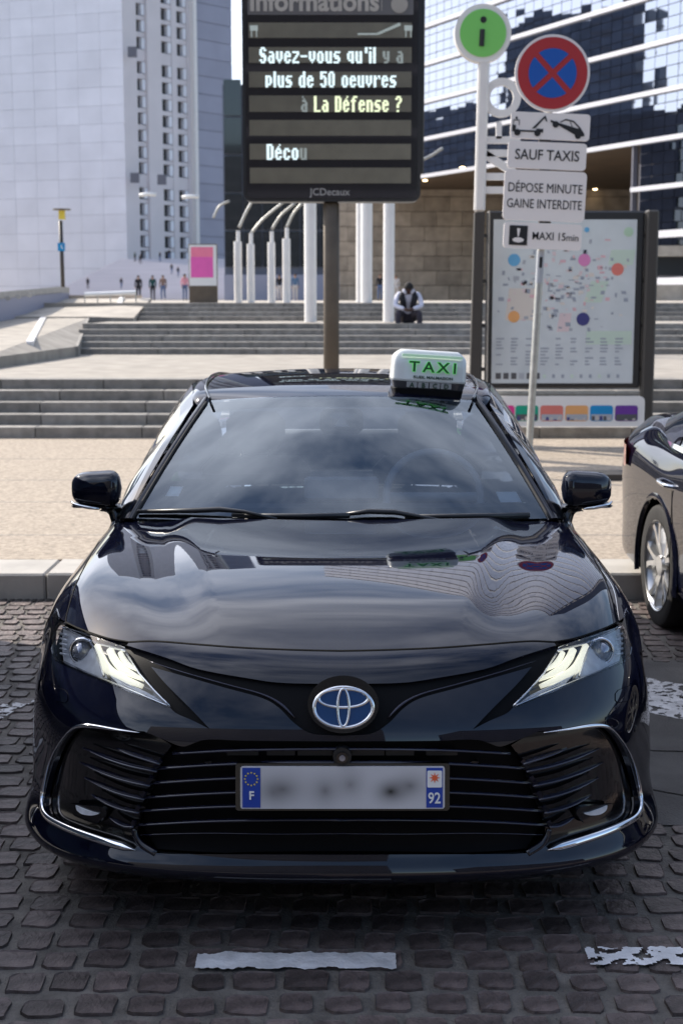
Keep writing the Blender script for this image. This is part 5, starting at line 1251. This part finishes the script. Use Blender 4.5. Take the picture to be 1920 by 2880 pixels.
for x in (-.285, -.11): MB().disc((pcx + x, ys - .0635, pcz - .062), .028, .004, 20).build('pictogram', 'print_black', sp_)
pic([(0, .055), (.0, .035), (.05, .02), (.24, -.075), (.30, -.075), (.30, -.055), (.26, .0), (.24, -.01), (.06, .035)]); pic([(.08, .04), (.13, .068), (.20, .055), (.26, .0), (.25, -.008), (.195, .044), (.13, .056), (.09, .036)]); pic([(.165, .05), (.17, .05), (.195, .0), (.19, -.003)])
for x, z in ((.045, .018), (.245, -.07)): MB().disc((pcx + x, ys - .0635, pcz + z), .028, .004, 20).build('pictogram', 'print_black', sp_)
a = plate(1426, 401, 1646, 477, .03, 'text_plate'); text('SAUF TAXIS', .125, (a[0], ys - .0625, a[1]), 'print_black', sp_, bold=.001, xs=.86)
a = plate(1415, 481, 1645, 622, .04, 'text_plate'); text('DÉPOSE MINUTE', .112, (a[0], ys - .0625, a[1] + .062), 'print_black', sp_, bold=0, xs=.79); text('GAINE INTERDITE', .112, (a[0], ys - .0625, a[1] - .075), 'print_black', sp_, bold=0, xs=.735)
a = plate(1414, 628, 1633, 701, .03, 'text_plate'); text('MAXI 15', .095, (a[0] + .055, ys - .0625, a[1] - .002), 'print_black', sp_, bold=.0006, xs=.86); text('min', .085, (a[0] + .262, ys - .0625, a[1] - .006), 'print_black', sp_, xs=.9)
MB().box((a[0] - .295, ys - .0645, a[1] - .085), (a[0] - .135, ys - .0605, a[1] + .085)).build('pictogram', 'print_black', sp_)
MB().prism([(a[0] - .23, a[1] + .06), (a[0] - .2, a[1] + .06), (a[0] - .21, a[1] - .01), (a[0] - .22, a[1] - .01)], ys - .068, ys - .065).build('pictogram', 'sign_white', sp_)
MB().disc((a[0] - .215, ys - .0665, a[1] - .04), .022, .004, 20, rx=.05).build('pictogram', 'sign_white', sp_)
for v_ in (398, 480, 625):
    q = lfix(lx(1530, v_), SZ(v_)); MB().box((q[0] - .05, ys - .05, q[1] - .012), (q[0] + .05, ys + .03, q[1] + .012)).build('clamp', 'post_dark', sp_)
leaned(sp_, LEAN)
# information mast
yi = 15.7; bi = Vector((P(1331, 1080, yi).x, yi, .158))
im = empty('information_mast', bi, 'white mast with green i disc and upright INFO letters left of the map', 'sign')
def IZ(v): return P(1350, v, yi).z
LI = .85
def ifix(u, v):
    x, z = P(u, v, yi).x, P(u, v, yi).z; dx, dz = x - bi.x, z - bi.z; a = R(-LI); return bi.x + dx * math.cos(a) + dz * math.sin(a), bi.z - dx * math.sin(a) + dz * math.cos(a)
MB().box((bi.x - .055, yi - .06, .158), (bi.x + .055, yi + .06, IZ(597)), bev=.008).build('lower_post', 'post_dark', im)
MB().box((bi.x - .058, yi - .06, IZ(595)), (bi.x + .058, yi + .06, IZ(150)), bev=.02).build('upper_post', 'white_metal', im)
x, z = ifix(1356, 95)
MB().disc((x, yi, z), .30, .13, 48).build('disc_rim', 'white_metal', im, sharp=40); MB().disc((x, yi - .07, z), .245, .012, 48).build('disc_face', 'info_green', im)
MB().disc((x, yi - .079, z + .135), .033, .006, 20).build('letter_dot', 'print_black', im); MB().tube([(x - .008, yi - .075, z + .035), (x - .012, yi - .075, z - .135)], .028, 10).build('letter_stem', 'print_black', im)
x, z = ifix(1410, 274); MB().ring((x, yi, z), .205, .125, .05, 40).build('letter_ring', 'white_metal', im, sharp=40)
def lbar(u0, v0, u1, v1, wd=.075, nm='letter_bar'):
    a = Vector((ifix(u0, v0)[0], yi, ifix(u0, v0)[1])); b_ = Vector((ifix(u1, v1)[0], yi, ifix(u1, v1)[1])); d = (b_ - a).normalized(); n_ = Vector((-d.z, 0, d.x)) * wd / 2; V = [p + n_ * s + Vector((0, y, 0)) for p in (a, b_) for s in (-1, 1) for y in (-.025, .025)]
    recalc(mesh(nm, V, [(0, 1, 3, 2), (4, 6, 7, 5), (0, 4, 5, 1), (2, 3, 7, 6), (0, 2, 6, 4), (1, 5, 7, 3)], 'white_metal', im))
lbar(1365, 393, 1462, 393); lbar(1402, 390, 1402, 343, .06); lbar(1454, 390, 1454, 335, .06)
lbar(1362, 430, 1462, 430); lbar(1362, 432, 1455, 492, .085); lbar(1358, 496, 1460, 496); lbar(1354, 534, 1458, 534)
leaned(im, LI)
# map stand
ym = 15.9
def mx(u, v=800): return P(u, v, ym).x
def mz(v): return P(1590, v, ym).z
ms = empty('map_stand', (mx(1590), ym, .158), 'large district map in a dark frame on posts right of the taxi', 'map board')
MB().box((mx(1812, 700), ym - .09, .158), (mx(1846, 700), ym + .09, mz(590)), bev=.02).build('post', 'post_dark', ms)
MB().box((mx(1345, 700), ym + .10, .158), (mx(1362, 700), ym + .22, mz(590)), bev=.01).build('post', 'post_dark', ms)
MB().box((mx(1366), ym - .03, mz(1090)), (mx(1806), ym + .08, mz(592)), bev=.02).build('case', 'black_metal', ms)
MB().box((mx(1370), ym - .04, mz(1088)), (mx(1374), ym - .031, mz(594))).build('sunlit_edge', 'kerb', ms)  # pale strip painted in for sunlight on the case's left edge
MB().box((mx(1384), ym - .038, mz(1077)), (mx(1784), ym - .032, mz(617))).build('poster', 'poster', ms)
def dot(u, v, rpx, m, nm='map_spot', rx=None): MB().disc((mx(u, v), ym - .041, mz(v)), rpx / FPX * ym, .004, 24, rx=(rx / FPX * ym if rx else None)).build(nm, m, ms)
for u, v, r_, m_ in ((1444, 731, 17, 'c_blue'), (1641, 731, 17, 'c_pink'), (1734, 757, 17, 'c_red'), (1443, 890, 16, 'c_orange'), (1637, 897, 18, 'c_navy'), (1648, 646, 7, 'c_blue'), (1591, 647, 9, 'c_blue'), (1765, 652, 13, 'c_pale')): dot(u, v, r_, m_)
mat('map_pale_green', (.55, .66, .56), .4); mat('map_pale_pink', (.68, .55, .56), .4); mat('map_line', (.33, .36, .42), .4); mat('map_sand', (.68, .62, .56), .4)
def mrect(u0, v0, u1, v1, m, nm='map_area', y=.0385, sk=0): MB().prism([(mx(u0), mz(v1)), (mx(u1), mz(v1)), (mx(u1 + sk), mz(v0)), (mx(u0 + sk), mz(v0))], ym - y - .0008, ym - y).build(nm, m, ms)
mrect(1706, 702, 1775, 745, 'map_pale_green', sk=8); mrect(1640, 790, 1690, 850, 'map_pale_green', sk=20); mrect(1650, 930, 1778, 968, 'map_pale_green'); mrect(1566, 880, 1600, 932, 'map_pale_pink', sk=8); mrect(1420, 810, 1500, 900, 'map_sand', sk=10)
for k in range(190):
    u, v = rng.gauss(1590, 90), rng.gauss(800, 60)
    if not (1400 < u < 1770 and 670 < v < 925): continue
    l, h = rng.uniform(4, 16), rng.uniform(2, 12); mrect(u, v, u + l, v + h, rng.choice(['map_line', 'map_line', 'map_pale_pink', 'c_grey', 'map_line', 'map_sand', 'c_rose']), 'map_mark', .0395, rng.uniform(-3, 3))
for c in range(9):
    for r_ in range(9):
        if rng.random() < .85: mrect(1396 + c * 42, 950 + r_ * 9, 1396 + c * 42 + rng.uniform(10, 24), 954 + r_ * 9, 'c_grey' if 0 else 'map_line', 'map_text', .0395)
for k in range(6): mrect(1396 + k * 22, 1048, 1411 + k * 22, 1065, 'c_dark' if k != 3 else 'c_grey', 'map_icon', .0395)
for k in range(9): mrect(1530 + k * 26, 1052, 1538 + k * 26, 1062, 'map_pale_green' if k % 3 == 0 else 'map_line', 'map_icon', .0395)
for u in (1350, 1822 - 12):
    for v in (662, 790, 915, 1038): MB().box((mx(u if u < 1500 else 1800), ym + .0, mz(v + 5)), (mx(u + 26 if u < 1500 else 1816), ym + .05, mz(v - 5))).build('bracket', 'black_metal', ms)
MB().box((mx(1362), ym - .01, mz(1108)), (mx(1812), ym + .03, mz(1101))).build('cross_bar', 'galvanised', ms)
# lower tilted panel with coloured cards
lp = empty('card_panel', (mx(1590), ym - .2, mz(1155)), parent=None); lp.parent = ms; lp.location = Vector((mx(1590), ym - .2, mz(1155))) - wloc(ms)
yp = ym - .25
def px_(u): return P(u, 1150, yp).x
def pz_(v): return P(1590, v, yp).z
MB().prism(rrect(px_(1330), pz_(1199), px_(1812), pz_(1114), .06), yp, yp + .03).build('panel_board', 'white_metal', lp, sharp=40)
for k, (u, c) in enumerate(((1382, 'c_magenta'), (1449, 'c_teal'), (1519, 'c_red'), (1589, 'c_orange'), (1659, 'c_sky'), (1729, 'c_purple'))):
    cd_ = MB().prism(rrect(px_(u), pz_(1184), px_(u + 64), pz_(1140), .03), yp - .004, yp - .001).build('card', c, lp)
    MB().box((px_(u + 3), yp - .006, pz_(1182)), (px_(u + 62), yp - .0045, pz_(1165))).build('card_photo', 'c_grey' if k in (2, 3, 4) else 'c_dark', cd_)
    for j in range(5): h = rng.uniform(3, 13); MB().box((px_(u + 5 + j * 11), yp - .0075, pz_(1182)), (px_(u + 5 + j * 11 + 8), yp - .0062, pz_(1182 - h))).build('card_photo', rng.choice(['c_dark', 'c_navy', 'cl_pale']), cd_)
# lamp post, totem
yl = 36; bl = P(179, 858, yl)
lpst = empty('lamp_post', (bl.x, yl, Z3), 'slim grey lamp post with a square lantern under a flat disc at left', 'lamp post')
MB().tube([(bl.x, yl, Z3 - .1), (bl.x - .02, yl, P(175, 620, yl).z)], .05, 10).build('pole', 'post_dark', lpst, smooth=True)
q = P(174, 600, yl); MB().box((q.x - .07, yl - .07, q.z - .14), (q.x + .07, yl + .07, q.z + .07)).build('lantern', 'star_yellow', lpst); MB().disc(q + Vector((0, 0, .1)), .22, .03, 24, (0, 0, 1)).build('disc', 'bronze', lpst)
q = P(174, 694, yl); MB().box((q.x - .09, yl - .07, q.z - .1), (q.x + .09, yl - .055, q.z + .1)).build('small_sign', 'c_sky', lpst)
MB().tube([(q.x + .01, yl - .075, q.z + .05), (q.x, yl - .075, q.z), (q.x + .04, yl - .075, q.z - .05)], .012, 6).build('pictogram', 'white', lpst)
yt = 33.6; tt_ = empty('poster_totem', (P(570, 850, yt).x, yt, Z3), 'dark advertising totem with a pink poster left of the columns', 'advertising panel')
ta, tb_ = P(532, 852, yt), P(609, 685, yt); MB().box((ta.x, yt, ta.z), (tb_.x, yt + .2, tb_.z), bev=.01).build('case', 'bronze', tt_)
ta, tb_ = P(533, 803, yt), P(608, 688, yt); MB().box((ta.x, yt - .012, ta.z), (tb_.x, yt - .001, tb_.z)).build('poster_paper', 'white', tt_)
for v0, v1, mm_ in ((694, 722, 'poster_coral'), (722, 780, 'poster_pink')):
    ta, tb_ = P(537, v1, yt), P(599, v0, yt); MB().box((ta.x, yt - .016, ta.z), (tb_.x, yt - .0125, tb_.z)).build('poster_colour', mm_, tt_)
# ============================================================ PEOPLE
def skin(name, verts, edges, radii, m, parent, root=0, sub=2, sc=1.):
    me = bpy.data.meshes.new(name); me.from_pydata(verts, edges, []); o = bpy.data.objects.new('tmp', me); COL.objects.link(o)
    md = o.modifiers.new('s', 'SKIN'); sk = me.skin_vertices[0].data
    for i, r in enumerate(radii): sk[i].radius = (r * sc, r * sc) if not isinstance(r, tuple) else (r[0] * sc, r[1] * sc)
    for i in range(len(verts)): sk[i].use_root = (i == root)
    md.use_smooth_shade = True; s2 = o.modifiers.new('u', 'SUBSURF'); s2.levels = sub; s2.render_levels = sub
    dg = bpy.context.evaluated_depsgraph_get(); m2 = bpy.data.meshes.new_from_object(o.evaluated_get(dg)); bpy.data.objects.remove(o)
    m2.materials.clear(); m2.shade_smooth(); o2 = link(name, m2, m, parent); return o2
def person(loc, rz, pose, cols, label, s=1., hair=True, bag=False):
    skn, top, bot, shoe, hr_ = cols
    p = empty('person', loc, label, 'person'); p.rotation_euler = (0, 0, rz); p.scale = (s, s, s)
    J = dict(pelvis=(0, 0, .93), belly=(0, 0, 1.08), chest=(0, .0, 1.28), neck=(0, 0, 1.45), head=(0, -.015, 1.56), crown=(0, 0, 1.67),
             ls=(-.17, 0, 1.40), le=(-.22, .01, 1.13), lw=(-.22, -.06, .90), rs=(.17, 0, 1.40), re=(.22, .01, 1.13), rw=(.22, -.06, .90),
             lh=(-.09, 0, .90), lk=(-.10, -.02, .50), la=(-.10, .02, .09), lt=(-.10, -.13, .04), rh=(.09, 0, .90), rk=(.10, -.02, .50), ra=(.10, .02, .09), rt=(.10, -.13, .04))
    J.update(pose); n = list(J); ix = {k: i for i, k in enumerate(n)}
    E = [('pelvis', 'belly'), ('belly', 'chest'), ('chest', 'neck'), ('neck', 'head'), ('head', 'crown'), ('chest', 'ls'), ('ls', 'le'), ('le', 'lw'), ('chest', 'rs'), ('rs', 're'), ('re', 'rw'), ('pelvis', 'lh'), ('lh', 'lk'), ('lk', 'la'), ('la', 'lt'), ('pelvis', 'rh'), ('rh', 'rk'), ('rk', 'ra'), ('ra', 'rt')]
    rd = dict(pelvis=.12, belly=.105, chest=.13, neck=.055, head=.088, crown=.06, ls=.055, le=.04, lw=.028, rs=.055, re=.04, rw=.028, lh=.08, lk=.055, la=.035, lt=.03, rh=.08, rk=.055, ra=.035, rt=.03)
    skin('body', [J[k] for k in n], [(ix[a], ix[b_]) for a, b_ in E], [rd[k] * .92 for k in n], skn, p, ix['pelvis'], 2)
    def sub_(keys, edges, rr_, nm, m):
        kk = [k for k in keys]; i2 = {k: i for i, k in enumerate(kk)}; return skin(nm, [J[k] for k in kk], [(i2[a], i2[b_]) for a, b_ in edges], [rr_.get(k, rd[k] * 1.14) for k in kk], m, p, 0, 2)
    sub_(['pelvis', 'belly', 'chest', 'neck', 'ls', 'le', 'lw', 'rs', 're', 'rw'], E[:3] + E[5:11], dict(neck=.05, lw=.04, rw=.04), 'jacket', top)
    sub_(['pelvis', 'lh', 'lk', 'la', 'rh', 'rk', 'ra'], [E[11], E[12], E[13], E[15], E[16], E[17]], dict(pelvis=.128, la=.052, ra=.052), 'trousers', bot)
    for a_, t_ in (('la', 'lt'), ('ra', 'rt')):
        A_, T_ = Vector(J[a_]), Vector(J[t_]); MB().tube([A_ + Vector((0, .02, -.03)), A_.lerp(T_, .5) + Vector((0, 0, -.02)), T_ + (T_ - A_).normalized() * .04], [.045, .05, .03], 8)
        mb = MB().tube([A_ + Vector((0, .02, -.035)), A_.lerp(T_, .5) + Vector((0, 0, -.015)), T_ + (T_ - A_).normalized() * .04], [.042, .048, .03], 8); o = mesh('shoe', mb.V, mb.F, shoe, p, smooth=True, local=True)
    h = Vector(J['head']); c = Vector(J['crown']); d = (c - h).normalized(); V = []; F = []; n1, n2 = 12, 6; X = Vector((1, 0, 0)); Y = d.cross(X).normalized()
    for i in range(n2 + 1):
        t = i / n2 * 1.75
        for j in range(n1):
            a = 6.28319 * j / n1; V.append(h + d * (.02 + .095 * math.cos(t)) + (X * math.cos(a) * .092 + Y * (math.sin(a) * .108 )) * math.sin(t) * 1.02 + Vector((0, .02, 0)) * (1 if math.sin(a) >= 0 else .5))
    F = [(i * n1 + j, i * n1 + (j + 1) % n1, (i + 1) * n1 + (j + 1) % n1, (i + 1) * n1 + j) for i in range(n2) for j in range(n1)]
    mesh('hair', V, F, hr_, p, smooth=True, local=True)
    # hands: palm with five fingers
    for e_, w_ in (('le', 'lw'), ('re', 'rw')):
        W_ = Vector(J[w_]); d = (W_ - Vector(J[e_])).normalized(); sx = Vector((0, 1, 0)) if abs(d.y) < .8 else Vector((1, 0, 0)); sx = (sx - d * sx.dot(d)).normalized(); mb = MB().tube([W_, W_ + d * .05, W_ + d * .09], [.022, .032, .03], 8)
        for k in range(4):
            o_ = sx * (-.024 + .016 * k); f0 = W_ + d * .085 + o_; mb.tube([f0, f0 + d * .035, f0 + d * (.05 + .008 * (1 - abs(k - 1.5))) - sx.cross(d) * .015], [.009, .008, .006], 5)
        mb.tube([W_ + d * .03 - sx * .025, W_ + d * .06 - sx * .05, W_ + d * .085 - sx * .055], [.011, .009, .007], 5)
        mesh('hand', mb.V, mb.F, skn, p, smooth=True, local=True)
    return p
# the seated man
man = dict(pelvis=(0, .10, .13), belly=(0, .04, .28), chest=(0, -.07, .46), neck=(0, -.15, .60), head=(0, -.22, .665), crown=(0, -.25, .78), ls=(-.19, -.10, .56), le=(-.26, -.24, .33), lw=(-.08, -.37, .27), rs=(.19, -.10, .56), re=(.26, -.24, .33), rw=(.08, -.37, .27),
           lh=(-.10, .08, .12), lk=(-.20, -.36, .21), la=(-.21, -.36, -.20), lt=(-.24, -.48, -.25), rh=(.10, .08, .12), rk=(.20, -.36, .21), ra=(.22, -.36, -.20), rt=(.26, -.48, -.25))
pm = P(1148, 905, 28.0); sm = person((pm.x, 28.25, Z2), 0, man, ('skin_dark', 'cl_white', 'cl_trouser', 'cl_pale', 'hair_dark'), 'man in white shirt and black waistcoat sitting hunched on the steps', 1.02)
for sg in (-1, 1):
    mb = MB().tube([(sg * .11, -.155, .60), (sg * .125, -.19, .50), (sg * .10, -.175, .38), (sg * .07, -.12, .28)], [.035, .058, .06, .04], 8); mesh('waistcoat', mb.V, mb.F, 'cl_black', sm, smooth=True, local=True)
    mb = MB().tube([(sg * .075, -.13, .63), (sg * .085, -.20, .62), (sg * .06, -.24, .57)], [.03, .038, .025], 8); mesh('collar', mb.V, mb.F, 'cl_white', sm, smooth=True, local=True)
def stand(u, y, cols, label, z=None, rz=0, s=1., pose={}):
    x = (u - 960) / FPX * (y * cp); person((x, y, Z3 if z is None else z), rz, pose, cols, label, s)
K = ('skin', 'cl_black', 'cl_trouser', 'cl_black', 'hair_dark')
walk = dict(lk=(-.10, -.14, .52), la=(-.10, -.02, .10), lt=(-.10, -.17, .05), rk=(.10, .0, .50), ra=(.10, .24, .14), rt=(.10, .10, .05))
stand(390, 104, ('skin', 'cl_black', 'cl_black', 'cl_black', 'hair_dark'), 'person in a black coat at the right end of the handrail', s=1.08)
stand(430, 104, ('skin', 'cl_teal', 'cl_black', 'cl_black', 'hair_dark'), 'person in a dark green coat next to the one in brown', s=1.08)
stand(459, 100, ('skin', 'cl_brown', 'cl_jean', 'cl_pale', 'hair_brown'), 'long haired person in a brown jacket walking left of the pink poster', s=1.05, pose=walk)
stand(520, 100, ('skin', 'cl_pink', 'cl_jean', 'cl_black', 'hair_brown'), 'person in pink and white half hidden by the pink poster totem', s=1.1, rz=.4)
stand(786, 95, ('skin', 'cl_black', 'cl_pale', 'cl_black', 'hair_brown'), 'person in a dark top and pale trousers between two short columns', s=1.02, pose=walk)
stand(830, 95, ('skin', 'cl_blue', 'cl_pale', 'cl_pale', 'hair_brown'), 'person in a blue top and pale skirt right of the fourth short column', s=1.05)
stand(1068, 95, ('skin', 'cl_black', 'cl_jean', 'cl_black', 'hair_brown'), 'person in dark jacket and jeans left of the tall column by the seated man', s=1.05)
stand(1113, 95, ('skin', 'cl_pale', 'cl_pale', 'cl_pale', 'hair_brown'), 'person in beige half hidden by the tall column above the seated man', s=1.0)
for k, (u, v, lb) in enumerate(((382, 735, 'leftmost on the stair top'), (397, 742, 'second from left on the stair top'), (452, 735, 'by the middle window column foot'), (478, 722, 'upper right on the stairs'), (484, 762, 'climbing below the right window column'), (502, 770, 'smallest one beside the pink poster'), (248, 800, 'low on the left slope of the stairs'), (342, 800, 'in the middle of the lower stairs'))):
    f = {735: 23, 742: 21, 722: 25, 762: 14, 770: 12, 800: 5}[v]; y = 206 + 2.1 * f; z = Z3 + .28 * (f + 1); x = (u - 960) / FPX * (y * cp)
    person((x, y, z), rng.uniform(-1, 1), walk if k % 2 else {}, rng.choice([K, ('skin', 'cl_teal', 'cl_trouser', 'cl_black', 'hair_dark'), ('skin', 'cl_black', 'cl_jean', 'cl_black', 'hair_brown')]), 'tiny distant person in dark clothes, ' + lb, 1.0)
